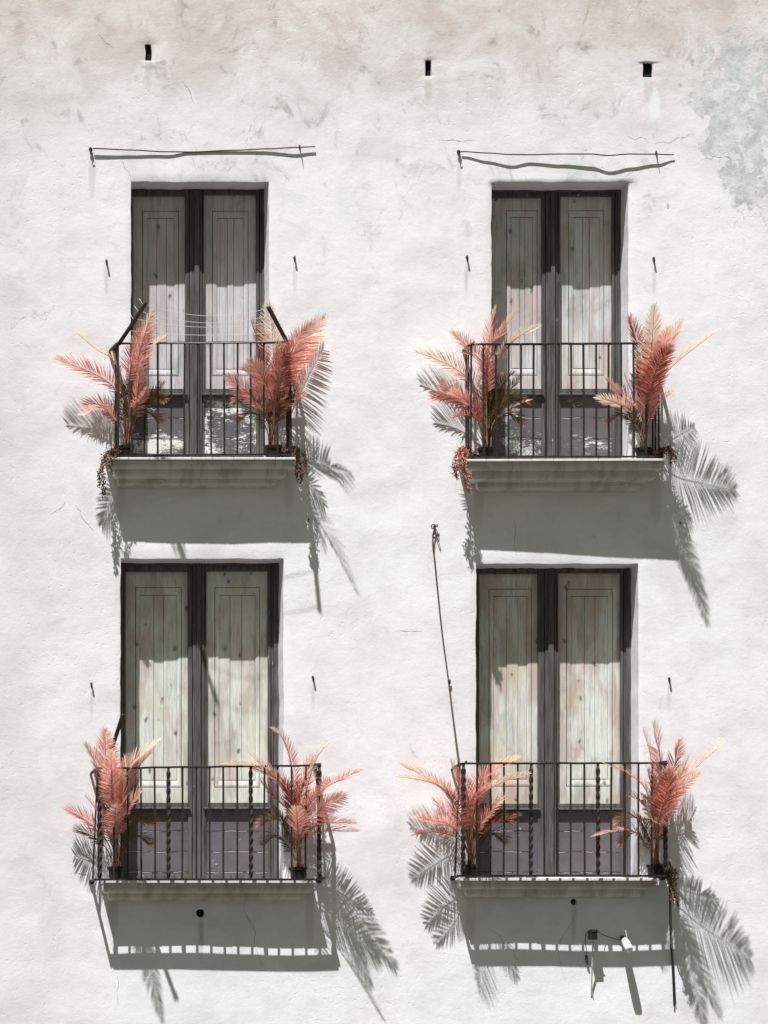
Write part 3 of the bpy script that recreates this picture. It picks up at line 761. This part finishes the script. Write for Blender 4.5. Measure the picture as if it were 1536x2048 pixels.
def bl_pts(pts, dt, db=.16):
    """give each photo point a depth growing from pot depth db to tip depth dt"""
    n = len(pts)
    return [(p[0], p[1], (db + (dt - db) * ((i + 1) / n) ** 1.3) if len(p) == 2 else p[2]) for i, p in enumerate(pts)]

C, K, W_, O_ = L_cor, L_drk, L_crm, L_olv_shade
PALMS = [
 dict(k='UL', pot=(252, 16, 25), lab="coral palm in black pot at the left end of the upper left balcony", f=[
  ([(236, 739), (190, 697), (150, 663)], .36, 8, W_, .52, 34), ([(249, 819), (227, 774), (181, 744), (111, 718)], .25, 14, C, .42, 44),
  ([(240, 850), (215, 822), (192, 816), (163, 830)], .42, 13, C, .35, 34), ([(238, 850), (205, 812), (170, 806)], .12, 12, K, .35, 36),
  ([(263, 800), (279, 707), (304, 622)], .62, 19, C, .38, 42), ([(265, 790), (286, 700), (300, 650)], .30, 16, K, .40, 42),
  ([(262, 800), (295, 707), (331, 672)], .40, 7, W_, .5, 30), ([(268, 850, .2), (272, 816, .32), (280, 738, .50)], .5, 14, C, .40, 30),
  ([(268, 830), (295, 800), (328, 766)], .20, 12, O_, .35, 36), ([(266, 840), (300, 800), (318, 790)], .12, 14, O_, .3, 36),
  ([(268, 820), (281, 800), (299, 772)], .55, 8, C, .4, 26), ([(263, 820), (262, 740), (282, 660)], .2, 14, K, .4, 40),
  ([(258, 820), (262, 730), (290, 640)], .85, 9, C, .5, 36)]),
 dict(k='UL', pot=(546, 17, 25), lab="bushiest coral palm, in black pot at the right end of the upper left balcony", f=[
  ([(544, 780), (546, 690), (538, 608)], .30, 30, W_, .40, 46), ([(552, 790), (568, 744), (600, 689), (650, 634)], .58, 30, C, .38, 46),
  ([(540, 790), (520, 700), (503, 640)], .25, 18, K, .42, 42), ([(545, 810), (532, 768), (500, 720)], .45, 24, C, .38, 40),
  ([(535, 830), (514, 803), (491, 782), (454, 753)], .35, 19, C, .36, 38), ([(555, 830), (582, 790), (608, 757)], .30, 18, C, .38, 38),
  ([(548, 790), (557, 740), (560, 685)], .50, 22, C, .4, 38), ([(555, 800), (600, 715), (642, 668)], .06, 28, C, .40, 50),
  ([(552, 800), (585, 700), (624, 645)], 1.02, 28, C, .38, 36), ([(552, 800), (560, 730), (585, 690)], .75, 18, K, .4, 40),
  ([(550, 830), (570, 790), (560, 745)], .3, 22, O_, .3, 36), ([(556, 830), (590, 800), (612, 790)], .42, 15, K, .4, 34),
  ([(540, 830), (515, 760), (487, 735)], .22, 18, C, .4, 38)]),
 dict(k='UR', pot=(973, 17, 25), lab="coral palm in black pot at the left end of the upper right balcony", f=[
  ([(960, 800), (938, 758), (888, 725), (833, 704)], .13, 13, W_, .38, 44), ([(968, 744), (945, 704), (905, 664)], .35, 15, C, .42, 38),
  ([(972, 760), (979, 671), (992, 614)], .20, 7, C, .45, 34), ([(974, 717), (1002, 668), (1035, 621)], .40, 12, C, .42, 38),
  ([(985, 760), (1000, 718), (1028, 680), (1078, 652)], .40, 11, W_, .42, 36), ([(974, 760), (984, 700), (996, 640)], .12, 10, K, .45, 32),
  ([(985, 830), (1008, 795), (1040, 755)], .22, 12, O_, .42, 34), ([(985, 820), (1004, 770), (1028, 745)], .14, 11, O_, .45, 32),
  ([(955, 830), (934, 808), (900, 795), (864, 796)], .10, 14, K, .38, 40), ([(955, 830), (930, 800), (900, 784)], .30, 12, C, .4, 34),
  ([(960, 850), (938, 831), (905, 835)], .35, 5, K, .4, 30), ([(990, 840), (1023, 815), (1064, 799)], .25, 3, C, .6, 14),
  ([(978, 790), (985, 730), (990, 700)], .16, 10, K, .4, 34), ([(955, 840), (920, 800), (880, 770)], .06, 20, C, .4, 44)]),
 dict(k='UR', pot=(1288, 17, 25), lab="coral palm with one long cream frond, at the right end of the upper right balcony", f=[
  ([(1298, 780), (1303, 700), (1309, 611)], 1.06, 30, W_, .34, 38), ([(1302, 790), (1318, 720), (1336, 655)], 1.12, 30, C, .34, 36), ([(1286, 790), (1280, 710), (1259, 634)], .25, 16, K, .42, 40),
  ([(1305, 790), (1325, 720), (1362, 643)], .40, 18, C, .38, 42), ([(1303, 800), (1339, 738), (1430, 665)], .60, 4, W_, .40, 50),
  ([(1290, 830), (1293, 800), (1309, 738)], .50, 18, C, .40, 32), ([(1296, 850), (1313, 810), (1348, 782)], .50, 8, C, .42, 30),
  ([(1282, 850), (1262, 821), (1236, 808), (1194, 794)], .45, 10, W_, .45, 30), ([(1282, 850), (1264, 820), (1214, 759)], .35, 5, C, .5, 28),
  ([(1284, 840), (1266, 790), (1249, 752)], .25, 11, C, .42, 32), ([(1288, 820), (1285, 770), (1277, 722)], .30, 15, K, .4, 36),
  ([(1296, 830), (1310, 770), (1318, 715)], .30, 15, K, .38, 38), ([(1298, 800), (1312, 740), (1342, 690)], 1.0, 30, K, .38, 36),
  ([(1292, 800), (1290, 740), (1292, 690)], .2, 16, O_, .4, 38), ([(1296, 800), (1306, 735), (1316, 670)], .08, 16, K, .4, 38)]),
 dict(k='LL', pot=(232, 16, 25), lab="coral palm in black pot at the left end of the lower left balcony", f=[
  ([(225, 1620, .22), (214, 1555, .34), (210, 1459, .92)], 1.05, 24, C, .40, 42), ([(236, 1610), (249, 1548), (278, 1512), (320, 1479)], .35, 11, W_, .44, 36),
  ([(222, 1620), (196, 1535), (170, 1488)], .30, 14, C, .42, 40), ([(236, 1620), (246, 1559), (258, 1510)], .22, 13, C, .42, 36),
  ([(240, 1620), (268, 1546), (306, 1500)], .25, 11, K, .42, 36), ([(218, 1690), (191, 1657), (164, 1635), (131, 1618)], .18, 17, K, .40, 40),
  ([(231, 1690, .22), (230, 1656, .32), (232, 1610, .62)], .5, 22, C, .36, 32), ([(238, 1650), (259, 1611), (284, 1580)], .40, 13, C, .38, 34),
  ([(222, 1660), (190, 1616), (171, 1593)], .30, 8, C, .42, 28), ([(232, 1640), (232, 1580), (226, 1530)], .45, 20, K, .38, 40),
  ([(232, 1640), (243, 1600), (246, 1550)], .55, 16, C, .38, 36), ([(226, 1650), (205, 1590), (196, 1550)], .2, 14, O_, .38, 38),
  ([(228, 1640, .25), (224, 1580, .5), (222, 1502, 1.06)], 1.05, 26, C, .40, 34), ([(240, 1650), (262, 1600), (276, 1560)], .22, 12, O_, .38, 36), ([(215, 1700), (185, 1672), (150, 1660)], .08, 12, O_, .4, 34)]),
 dict(k='LL', pot=(596, 17, 24), lab="wide spreading coral palm at the right end of the lower left balcony", f=[
  ([(592, 1640), (585, 1540), (569, 1482), (544, 1457)], .35, 7, C, .50, 34), ([(590, 1620), (558, 1562), (504, 1535), (451, 1527)], .40, 10, W_, .42, 38),
  ([(588, 1620), (548, 1556), (496, 1505)], .30, 11, C, .48, 36), ([(590, 1640), (548, 1592), (520, 1560)], .20, 14, K, .42, 38),
  ([(600, 1640), (630, 1525), (660, 1484)], .95, 4, W_, .5, 34), ([(598, 1640), (610, 1553), (627, 1512)], .35, 18, C, .42, 38),
  ([(602, 1640), (643, 1583), (680, 1560), (724, 1539)], .78, 11, C, .40, 42), ([(602, 1690), (628, 1652), (665, 1644), (713, 1647)], .35, 8, C, .40, 32),
  ([(602, 1690), (625, 1665), (668, 1661), (715, 1663)], .50, 9, K, .38, 34), ([(596, 1692, .22), (596, 1662, .34), (592, 1614, .62)], .5, 20, C, .36, 32),
  ([(598, 1650), (612, 1610), (634, 1590)], .45, 17, C, .38, 36), ([(592, 1650), (580, 1600), (566, 1560)], .3, 16, K, .4, 38),
  ([(602, 1650), (632, 1600), (655, 1560)], .15, 18, C, .4, 42), ([(598, 1650), (600, 1600), (604, 1560)], .2, 18, O_, .38, 38),
  ([(602, 1670), (640, 1620), (690, 1590)], .88, 28, C, .4, 34), ([(588, 1680), (560, 1640), (545, 1612)], .15, 12, O_, .4, 36)]),
 dict(k='LR', pot=(942, 15, 25), lab="loose coral palm with drooping side fronds, at the left end of the lower right balcony", f=[
  ([(932, 1670), (904, 1596), (858, 1558), (802, 1529)], .25, 6, C, .48, 38), ([(934, 1660), (890, 1582), (847, 1561), (791, 1553)], .40, 6, W_, .50, 36),
  ([(938, 1640), (924, 1590), (901, 1522)], .30, 13, C, .42, 38), ([(944, 1640), (958, 1568), (985, 1541), (1036, 1515)], .30, 12, C, .44, 36),
  ([(946, 1640), (963, 1591), (1006, 1564), (1058, 1547)], .50, 9, W_, .44, 34), ([(944, 1640), (965, 1580), (996, 1548)], .20, 12, C, .44, 34),
  ([(948, 1690), (957, 1657), (979, 1625), (1010, 1592)], .40, 12, C, .42, 34), ([(950, 1690), (985, 1650), (1040, 1631)], .25, 6, K, .45, 30),
  ([(930, 1690), (904, 1653), (877, 1643), (832, 1634)], .50, 10, C, .42, 34), ([(930, 1690), (904, 1671), (865, 1664), (823, 1671)], .35, 5, K, .42, 32),
  ([(942, 1640), (936, 1590), (926, 1550)], .12, 13, K, .42, 36), ([(950, 1690), (980, 1640), (1010, 1620)], .15, 12, O_, .42, 34),
  ([(944, 1650), (954, 1600), (975, 1575)], .75, 12, K, .42, 36), ([(932, 1680), (905, 1640), (870, 1600)], .07, 18, C, .42, 44), ([(934, 1680), (915, 1630), (895, 1580)], .80, 8, K, .42, 44)]),
 dict(k='LR', pot=(1311, 17, 25), lab="dense coral palm by the corner post at the right end of the lower right balcony", f=[
  ([(1316, 1620), (1321, 1530), (1306, 1446)], .45, 20, C, .40, 44), ([(1308, 1620), (1302, 1520), (1286, 1460)], .25, 12, W_, .44, 38),
  ([(1320, 1620), (1346, 1540), (1359, 1480)], .35, 16, K, .42, 40), ([(1322, 1640), (1362, 1566), (1443, 1490)], .84, 4, W_, .40, 64),
  ([(1320, 1640), (1342, 1596), (1398, 1545)], .50, 18, C, .38, 40), ([(1306, 1640), (1290, 1577), (1253, 1546), (1209, 1527)], .35, 8, C, .46, 34),
  ([(1306, 1650), (1286, 1606), (1256, 1590)], .22, 14, K, .42, 34), ([(1309, 1655), (1306, 1640), (1279, 1630)], .60, 11, W_, .35, 26),
  ([(1312, 1655), (1325, 1630), (1355, 1610)], .60, 12, C, .35, 30), ([(1300, 1690), (1253, 1659), (1184, 1673)], .40, 4, C, .55, 18),
  ([(1322, 1640), (1355, 1570), (1378, 1512)], .20, 10, C, .42, 38), ([(1310, 1630), (1305, 1580), (1296, 1540)], .2, 18, O_, .38, 38),
  ([(1318, 1640), (1332, 1590), (1338, 1535)], 1.02, 30, K, .38, 38), ([(1316, 1640), (1350, 1600), (1370, 1575)], .08, 18, C, .42, 42),
  ([(1318, 1640), (1340, 1590), (1370, 1535)], .98, 30, C, .38, 36), ([(1314, 1640), (1322, 1590), (1330, 1550)], .3, 16, O_, .38, 38)]),
]
for pd in PALMS:
    k = pd['k']; px, pr, ph = pd['pot']; zt = slab_z(k)
    c = P(px, 900, .155); c.z = zt
    root = empty("potted_palm", c, pd['lab'], "potted palm", "potted palms at the balcony ends")
    r = pr / S; h = ph / S * 1.12
    m = MB(); m.lathe(c, [(0, .002), (r * .80, .002), (r * .97, h * .80), (r * 1.07, h * .80), (r * 1.09, h), (r * .98, h), (r * .96, h * .84), (0, h * .84)], 24)
    pot = m.build("pot", M_black, root, smooth=False)
    m = MB(); m.lathe(c, [(r * .95, h * .86), (r * .5, h * .93), (0, h * .95)], 14)
    for _ in range(18):
        a = rf_.random() * 6.28; q = r * .8 * rf_.random() ** .5; p = c + Vector((q * math.cos(a), q * math.sin(a), h * .93))
        m.tube([p, p + Vector((rf_.uniform(-.02, .02), rf_.uniform(-.02, .02), rf_.uniform(.01, .05)))], [.004, .001], 4)
    m.build("soil", M_soil, pot)
    sg = 1 if px in (252, 973, 232, 942) else -1; y0 = {'UL': 905, 'UR': 907, 'LL': 1752, 'LR': 1748}[k]
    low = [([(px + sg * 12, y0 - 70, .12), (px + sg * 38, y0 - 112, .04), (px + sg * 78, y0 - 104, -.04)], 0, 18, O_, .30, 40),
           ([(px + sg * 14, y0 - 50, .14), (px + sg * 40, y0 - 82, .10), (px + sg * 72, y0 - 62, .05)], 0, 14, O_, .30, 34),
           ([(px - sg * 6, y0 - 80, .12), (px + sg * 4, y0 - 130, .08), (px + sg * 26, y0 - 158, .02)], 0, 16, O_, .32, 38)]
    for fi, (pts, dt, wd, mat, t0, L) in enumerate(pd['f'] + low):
        if fi == len(pd['f']): keep = rf_.getstate()
        b0 = c + Vector((rf_.uniform(-.03, .03), rf_.uniform(-.025, .025), h * .9))
        frond(root, b0, bl_pts(pts, dt), wd, mat, L, t0)
    rf_.setstate(keep)

# ------------------------------------------------------------------ trailing plants
def vine(k, cx, d, strands, mat, lab, seed, leafn=1.5, size=.0165):
    rv = random.Random(seed); zt = slab_z(k)
    c = P(cx, 900, d); c.z = zt
    root = empty("trailing_plant", c, lab, "trailing plant", "trailing plants on the balcony corners")
    m = MB(); m.lathe(c, [(0, .002), (.036, .002), (.048, .055), (.052, .055), (.052, .066), (.044, .066), (.043, .056), (0, .056)], 18); m.build("pot", M_black, root)
    ms, ml = MB(), MB()
    def leaf(p):
        s_ = size * rv.uniform(.7, 1.4)
        ax = Vector((rv.gauss(0, 1), rv.gauss(0, 1) - .4, rv.gauss(0, 1) - .3)).normalized(); sd2 = ax.orthogonal().normalized()
        sd2 = (Matrix.Rotation(rv.random() * 6.28, 3, ax) @ sd2); up = ax.cross(sd2) * .15
        b0 = len(ml.v)
        ml.v += [p, p + ax * s_ * .5 + sd2 * s_ * .36 + up * s_, p + ax * s_ * 1.25, p + ax * s_ * .5 - sd2 * s_ * .36 + up * s_]
        ml.f += [(b0, b0 + 1, b0 + 2), (b0, b0 + 2, b0 + 3)]; ml.m += [0, 0]
    top = c + Vector((0, 0, .06))
    for _ in range(int(90 * leafn)):
        a = rv.random() * 6.28; q = .075 * rv.random() ** .5
        leaf(top + Vector((q * math.cos(a), q * math.sin(a) * .8, rv.uniform(-.01, .065))))
    for pts in strands:
        for rep in range(3):
            j = [Vector((rv.gauss(0, .012), rv.gauss(0, .012), rv.gauss(0, .01))) for _ in pts]
            cv = catmull([top] + [P(*p) + j[i] for i, p in enumerate(pts)], 7)
            ms.tube(cv, .0016, 4)
            for a, b_ in zip(cv, cv[1:]):
                n = max(1, int((b_ - a).length / .0075 * leafn))
                for _ in range(n): leaf(a.lerp(b_, rv.random()) + Vector((rv.gauss(0, .008), rv.gauss(0, .008), rv.gauss(0, .006))))
    ms.build("stems", M_stemd, root); ml.build("leaves", mat, root)
vine('UL', 228, .10, [[(216, 905, .16), (207, 920, .22), (205, 955, .24), (208, 990, .24)], [(222, 903, .2), (212, 915, .30), (201, 940, .34), (199, 970, .34)], [(240, 900, .25), (228, 908, .33), (219, 925, .345), (222, 945, .345)]], V_grn, "dark trailing plant spilling over the left end of the upper left balcony", 1)
vine('UL', 571, .13, [[(588, 900, .2), (598, 915, .33), (602, 940, .345), (602, 968, .345)], [(585, 900, .2), (606, 905, .25), (612, 925, .26), (609, 950, .27)], [(590, 896, .2), (594, 915, .34), (592, 940, .345), (595, 960, .34)]], V_grn, "dark trailing plant hanging over the right end of the upper left balcony", 2)
vine('UR', 950, .10, [[(934, 900, .2), (922, 915, .32), (914, 940, .34), (917, 960, .34)], [(930, 895, .2), (916, 905, .3), (908, 925, .31), (912, 950, .31)], [(932, 905, .25), (928, 925, .345), (930, 960, .345), (938, 985, .345)], [(928, 900, .2), (920, 920, .33), (925, 945, .34), (944, 958, .34)]], V_cor, "coral trailing plant hanging over the left end of the upper right balcony", 3, 1.8)
vine('UR', 1316, .14, [[(1334, 898, .2), (1342, 912, .30), (1344, 930, .31)], [(1330, 895, .2), (1340, 900, .28), (1354, 915, .30)], [(1325, 900, .2), (1320, 900, .3), (1312, 905, .34)]], V_grn, "short trailing plant at the right end of the upper right balcony", 4, 1.4)
vine('LR', 1328, .10, [[(1338, 1750, .2), (1344, 1765, .33), (1350, 1790, .37), (1357, 1815, .37)], [(1336, 1745, .2), (1340, 1765, .35), (1343, 1785, .37), (1344, 1800, .37)], [(1344, 1740, .2), (1350, 1740, .22), (1349, 1760, .25), (1346, 1785, .25)]], V_grn, "dark trailing plant at the right corner of the lower right balcony", 5)

# ------------------------------------------------------------------ clothes line arms
def flatbar(m, a, b_, w_, t_):
    a = Vector(a); b_ = Vector(b_); t = (b_ - a).normalized(); sx = Vector((1, 0, 0)); sx = (sx - t * sx.dot(t)).normalized(); sy = t.cross(sx)
    h, g = w_ / 2, t_ / 2
    m.hexa([a + sx * -h + sy * g, a + sx * h + sy * g, b_ + sx * h + sy * g, b_ + sx * -h + sy * g, a + sx * -h - sy * g, a + sx * h - sy * g, b_ + sx * h - sy * g, b_ + sx * -h - sy * g])
AL = [P(236, 690, .31), P(262, 652, .62), P(291.5, 606, 1.13)]
AR = [P(575, 686, .31), P(557, 652, .70), P(536.5, 614, 1.15)]
cl = empty("clothes_line", AL[0], "clothes drying line with two iron arms and slack pale wires on the upper left balcony", "clothes line")
for pts in (AL, AR):
    m = MB(); flatbar(m, pts[0], pts[1], .036, .012); flatbar(m, pts[1] - (pts[1] - pts[0]).normalized() * .004, pts[2], .036, .012)
    for q in (.25, .5, .8): 
        c = pts[1].lerp(pts[2], q); m.tube([c + Vector((-.022, 0, 0)), c + Vector((.022, 0, 0))], .004, 5)
    m.build("arm", M_iron, cl, bevel=.001)
def armpt(A, f):
    L1 = (A[1] - A[0]).length; L2 = (A[2] - A[1]).length; s_ = f * (L1 + L2)
    return A[0].lerp(A[1], s_ / L1) if s_ < L1 else A[1].lerp(A[2], (s_ - L1) / L2)
for f, sag in ((.97, .085), (.78, .085), (.58, .06), (.30, .035), (.06, .012)):
    a, b_ = armpt(AL, f), armpt(AR, f)
    pts = [a.lerp(b_, i / 14) - Vector((0, 0, sag * 4 * (i / 14) * (1 - i / 14))) for i in range(15)]
    m = MB(); m.tube([a + Vector((-.05, .01, .05)), a + Vector((-.02, 0, .0))] + pts, .0022, 5); m.build("wire", M_wire, cl, smooth=True)
a_ = [P(212, 1533, .33), P(245, 1432, 1.10)]
m = MB(); flatbar(m, a_[0], a_[1], .034, .012)
for q in (.12, .3, .5, .7, .86): 
    c = a_[0].lerp(a_[1], q); m.tube([c + Vector((-.006, -.009, 0)), c + Vector((-.006, .012, 0))], .005, 6)
m.tube([a_[1] + Vector((-.02, 0, .004)), a_[1] + Vector((.02, 0, .004))], .016, 8)
arm2 = m.build("line_arm", M_iron, bl)
arm2['label'] = "bare punched iron arm sticking up from the lower left balcony railing"

# ------------------------------------------------------------------ awning battens over the upper doors
def batten(pts, lab, brackets):
    c = P(pts[0][0], pts[0][1], .02)
    root = empty("awning_batten", c, lab, "awning batten", "thin battens above the upper doors")
    cv_t = [(Vector((p[0], p[1], 0)), p[2], p[3]) for p in pts]
    cv_t = [(a, (p + q) / 2 - (q - p) * .22, (p + q) / 2 + (q - p) * .22) for a, p, q in cv_t]
    rows = []
    for (a, b_) in zip(cv_t, cv_t[1:]):
        for i in range(8):
            t = i / 8; s_ = t * t * (3 - 2 * t)
            rows.append((a[0].x + (b_[0].x - a[0].x) * t, a[0].y + (b_[0].y - a[0].y) * s_, a[1] + (b_[1] - a[1]) * s_, a[2] + (b_[2] - a[2]) * s_))
    rows.append((pts[-1][0], pts[-1][1], cv_t[-1][1], cv_t[-1][2]))
    m = MB()
    for (x, y, da, db) in rows:
        q = P(x, y, (da + db) / 2); h = .0042
        m.v += [Vector((q.x, -da, q.z - h)), Vector((q.x, -db, q.z - h)), Vector((q.x, -db, q.z + h)), Vector((q.x, -da, q.z + h))]
    n = len(rows)
    for i in range(n - 1):
        for e in range(4):
            a = i * 4 + e; c2 = i * 4 + (e + 1) % 4; m.f.append((a, c2, c2 + 4, a + 4)); m.m.append(0)
    m.f += [(0, 1, 2, 3), tuple(4 * (n - 1) + e for e in (3, 2, 1, 0))]; m.m += [0, 0]
    m.build("batten", M_rust, root)
    for (x, y, kind) in brackets:
        m = MB()
        if kind == 'eye':
            e = P(x, y, .02); m.tube([e + Vector((0, .03, .004)), e, e + Vector((.004, -.03, -.008))], [.012, .013, .006], 7)
            m.tube([e + Vector((.014 * math.cos(a), -.012, .014 * math.sin(a) - .012)) for a in [i * .7 for i in range(10)]], .0045, 5)
            m.tube([e + Vector((-.005, -.02, -.01)), e + Vector((.0, -.03, -.045)), e + Vector((.02, -.02, -.06))], .004, 5)
        else:
            e = P(x, y, .02); m.tube([e + Vector((0, .03, .0)), e + Vector((0, -.01, .02)), e + Vector((.002, -.02, 0)), e + Vector((.008, -.035, -.05))], [.005, .006, .006, .002], 5)
        m.build("bracket", M_iron, root)
batten([(186, 297, .018, .050), (260, 300, .016, .042), (330, 303.5, .006, .034), (380, 304, -.004, .022), (470, 300.5, -.002, .024), (540, 297.5, .002, .028), (590, 295, .014, .042), (630, 293.5, .012, .034)],
       "thin rusty batten on the wall above the upper left door", [(181, 297, 'eye'), (599, 295, 'pin')])
batten([(922, 303, .016, .036), (975, 306, .028, .052), (1020, 309, .036, .060), (1060, 309.5, .022, .048), (1120, 308, .032, .062), (1180, 308, .040, .072), (1216, 311, .054, .082), (1260, 308, .044, .074), (1310, 308.5, .028, .056), (1348, 309.5, .014, .028)],
       "thin wavy rusty batten on the wall above the upper right door", [(917, 302, 'eye'), (1312, 307, 'pin')])

# ------------------------------------------------------------------ hooks
HK = [(212.5, 522, "left of the upper left door"), (588, 515, "right of the upper left door"), (933, 514, "left of the upper right door"), (1306, 517, "right of the upper right door"),
      (182, 1367, "left of the lower left door"), (625, 1354, "right of the lower left door"), (1337, 1357, "right of the lower right door"), (616, 1038, "in shade under the upper left balcony, at the right"), (1360, 1045, "in shade under the upper right balcony, at the right")]
for i, (x, y, w_) in enumerate(HK):
    e = P(x, y, .0); q = .55 if i > 6 else 1
    m = MB(); m.tube([e + Vector((0, .02, 0)), e + Vector((0, -.018 * q, 0)), e + Vector((.001, -.038 * q, .002)), e + Vector((.003, -.046 * q, -.02 * q)), e + Vector((.004, -.036 * q, -.042 * q)), e + Vector((.004, -.024 * q, -.034 * q))], [.010 * q, .009 * q, .008 * q, .008 * q, .007 * q, .005 * q], 7)
    o = m.build("wall_hook", M_iron, None, smooth=True)
    o['label'] = "small dark iron hook " + w_; o['category'] = "hook"; o['group'] = "iron hooks in the facade"

# ------------------------------------------------------------------ rope from an eye in the wall to the lower right railing
rt = empty("hanging_rope", P(868, 1053, .02), "dark rope hanging from a wall ring to the lower right railing", "rope")
e = P(868, 1053, .0)
m = MB(); m.tube([e + Vector((.0, .02, 0)), e + Vector((0, -.03, 0))], .009, 6)
m.tube([e + Vector((-.010 + .020 * math.cos(a), -.03, -.004 + .020 * math.sin(a))) for a in [i * .7 for i in range(10)]], .005, 5)
m.tube([e + Vector((.022 + .008 * math.cos(a), -.03, .002 + .010 * math.sin(a))) for a in [i * .7 for i in range(10)]], .004, 5)
m.build("ring", M_iron, rt)
rp = [P(869, 1058, .03), P(866, 1072, .03), P(866, 1095, .022), P(869, 1120, .016), P(875, 1180, .012), (P(884, 1265, .016)), P(897, 1362, .02), P(905, 1430, .08), P(917, 1527, .25)]
m = MB(); m.tube(catmull(rp, 8), .0066, 6)
m.tube(catmull([P(870, 1056, .03), P(874, 1063, .035), P(878, 1078, .035), P(877, 1083, .03), P(873, 1070, .03), P(869, 1058, .03)], 5), .004, 5)
k_ = P(897.5, 1363, .025); m.tube([k_ + Vector((-.006, 0, .02)), k_ + Vector((.010, -.006, .008)), k_ + Vector((-.004, -.01, -.004)), k_ + Vector((.010, 0, -.018)), k_ + Vector((.016, 0, .014))], [.006, .010, .011, .008, .003], 6)
m.build("rope", M_rope, rt, smooth=True)

# ------------------------------------------------------------------ bracket with box, white camera, hose
e = P(1186, 1866, .15)
br = empty("wall_bracket", P(1184, 1995, 0), "pale slanting strut carrying a small dark box under the lower right balcony", "bracket")
m = MB(); m.pbox(1179, 1859, 1195, 1879, .17, .09); m.pbox(1184, 1861.5, 1198, 1864.5, .176, .171); m.build("junction_box", M_black, br, bevel=.003)
m = MB(); a, b_ = P(1186, 1879, .13), P(1182.5, 1992, .006); m.tube([a, b_], [.0085, .0085], 4); m.tube([P(1184, 1979, .02), P(1187, 1999, .004)], [.006, .004], 5)
m.tube([P(1186, 1870, .10), P(1187, 1868, -.03)], .012, 6); m.build("strut", M_pole, br)
m = MB(); m.tube(catmull([P(1180, 1862, .12), P(1172, 1868, .09), P(1171, 1885, .05), P(1173, 1903, .03), P(1171, 1915, .03), P(1175, 1930, .02)], 6), .0038, 5)
for q in range(4): m.tube([P(1171 + q * .9, 1910 + q * 5, .03), P(1175 + q * .5, 1914 + q * 5, .03)], .008, 5)
m.build("cable", M_black, br, smooth=True)
cm = empty("security_camera", P(1246, 1876, .01), "small white wall fixture with an antenna beside the dark junction box", "camera", None)
m = MB(); m.tube([P(1245, 1876, -.02), P(1245.5, 1876.5, .045)], [.026, .02], 12); m.tube([P(1246, 1877, .04), P(1250, 1884, .11)], .009, 6); m.build("mount", M_black, cm)
m = MB(); A, B = P(1249, 1880, .09), P(1259, 1899, .26); t = (B - A).normalized()
m.tube([A, A + t * .006, A.lerp(B, .5), B - t * .02, B, B + t * .003], [.012, .031, .036, .036, .030, .012], 14); m.build("housing", M_white, cm, smooth=True)
m = MB(); m.tube([P(1257, 1894, .22), P(1251, 1860, .20)], [.0036, .0028], 5); m.build("antenna", M_white, cm)
m = MB(); m.tube(catmull([P(1196, 1864, .12), P(1210, 1871, .03), P(1228, 1877, .015), P(1240, 1880, .02), P(1245, 1879, .04)], 6), .003, 5)
o = m.build("loose_cable", M_black, None, smooth=True); o['label'] = "thin dark cable strung between the junction box and the white fixture"; o['category'] = "cable"
m = MB(); m.tube(catmull([P(1338, 1722, .30), P(1341, 1740, .35), P(1339, 1762, .37), P(1339.5, 1800, .30), P(1340, 1850, .14), P(1343, 1910, .05), P(1346, 1960, .03), P(1348, 2012, .02)], 8), .0072, 7)
m.tube(catmull([P(1340, 1725, .30), P(1344, 1740, .355), P(1343, 1766, .37), P(1342, 1800, .28), P(1343, 1850, .12), P(1346, 1910, .04), P(1350, 1990, .02), P(1351, 2008, .02)], 8), .004, 6)
o = m.build("drain_hose", M_black, None, smooth=True); o['label'] = "black hose hanging down the wall from the right corner of the lower right balcony"; o['category'] = "hose"

# ------------------------------------------------------------------ street
def struct(name, m, mat):
    o = m.build(name, mat); o['kind'] = 'structure'; return o
m = MB(); m.box(-300, 300, -300, 300, -.5, -.16); struct("ground", m, M_ground)
m = MB(); m.box(-100, 100, -12, -2.6, -.17, -.13); struct("road", m, M_road)
m = MB(); m.box(-100, 100, -2.6, .3, -.17, 0); struct("pavement", m, M_ground)
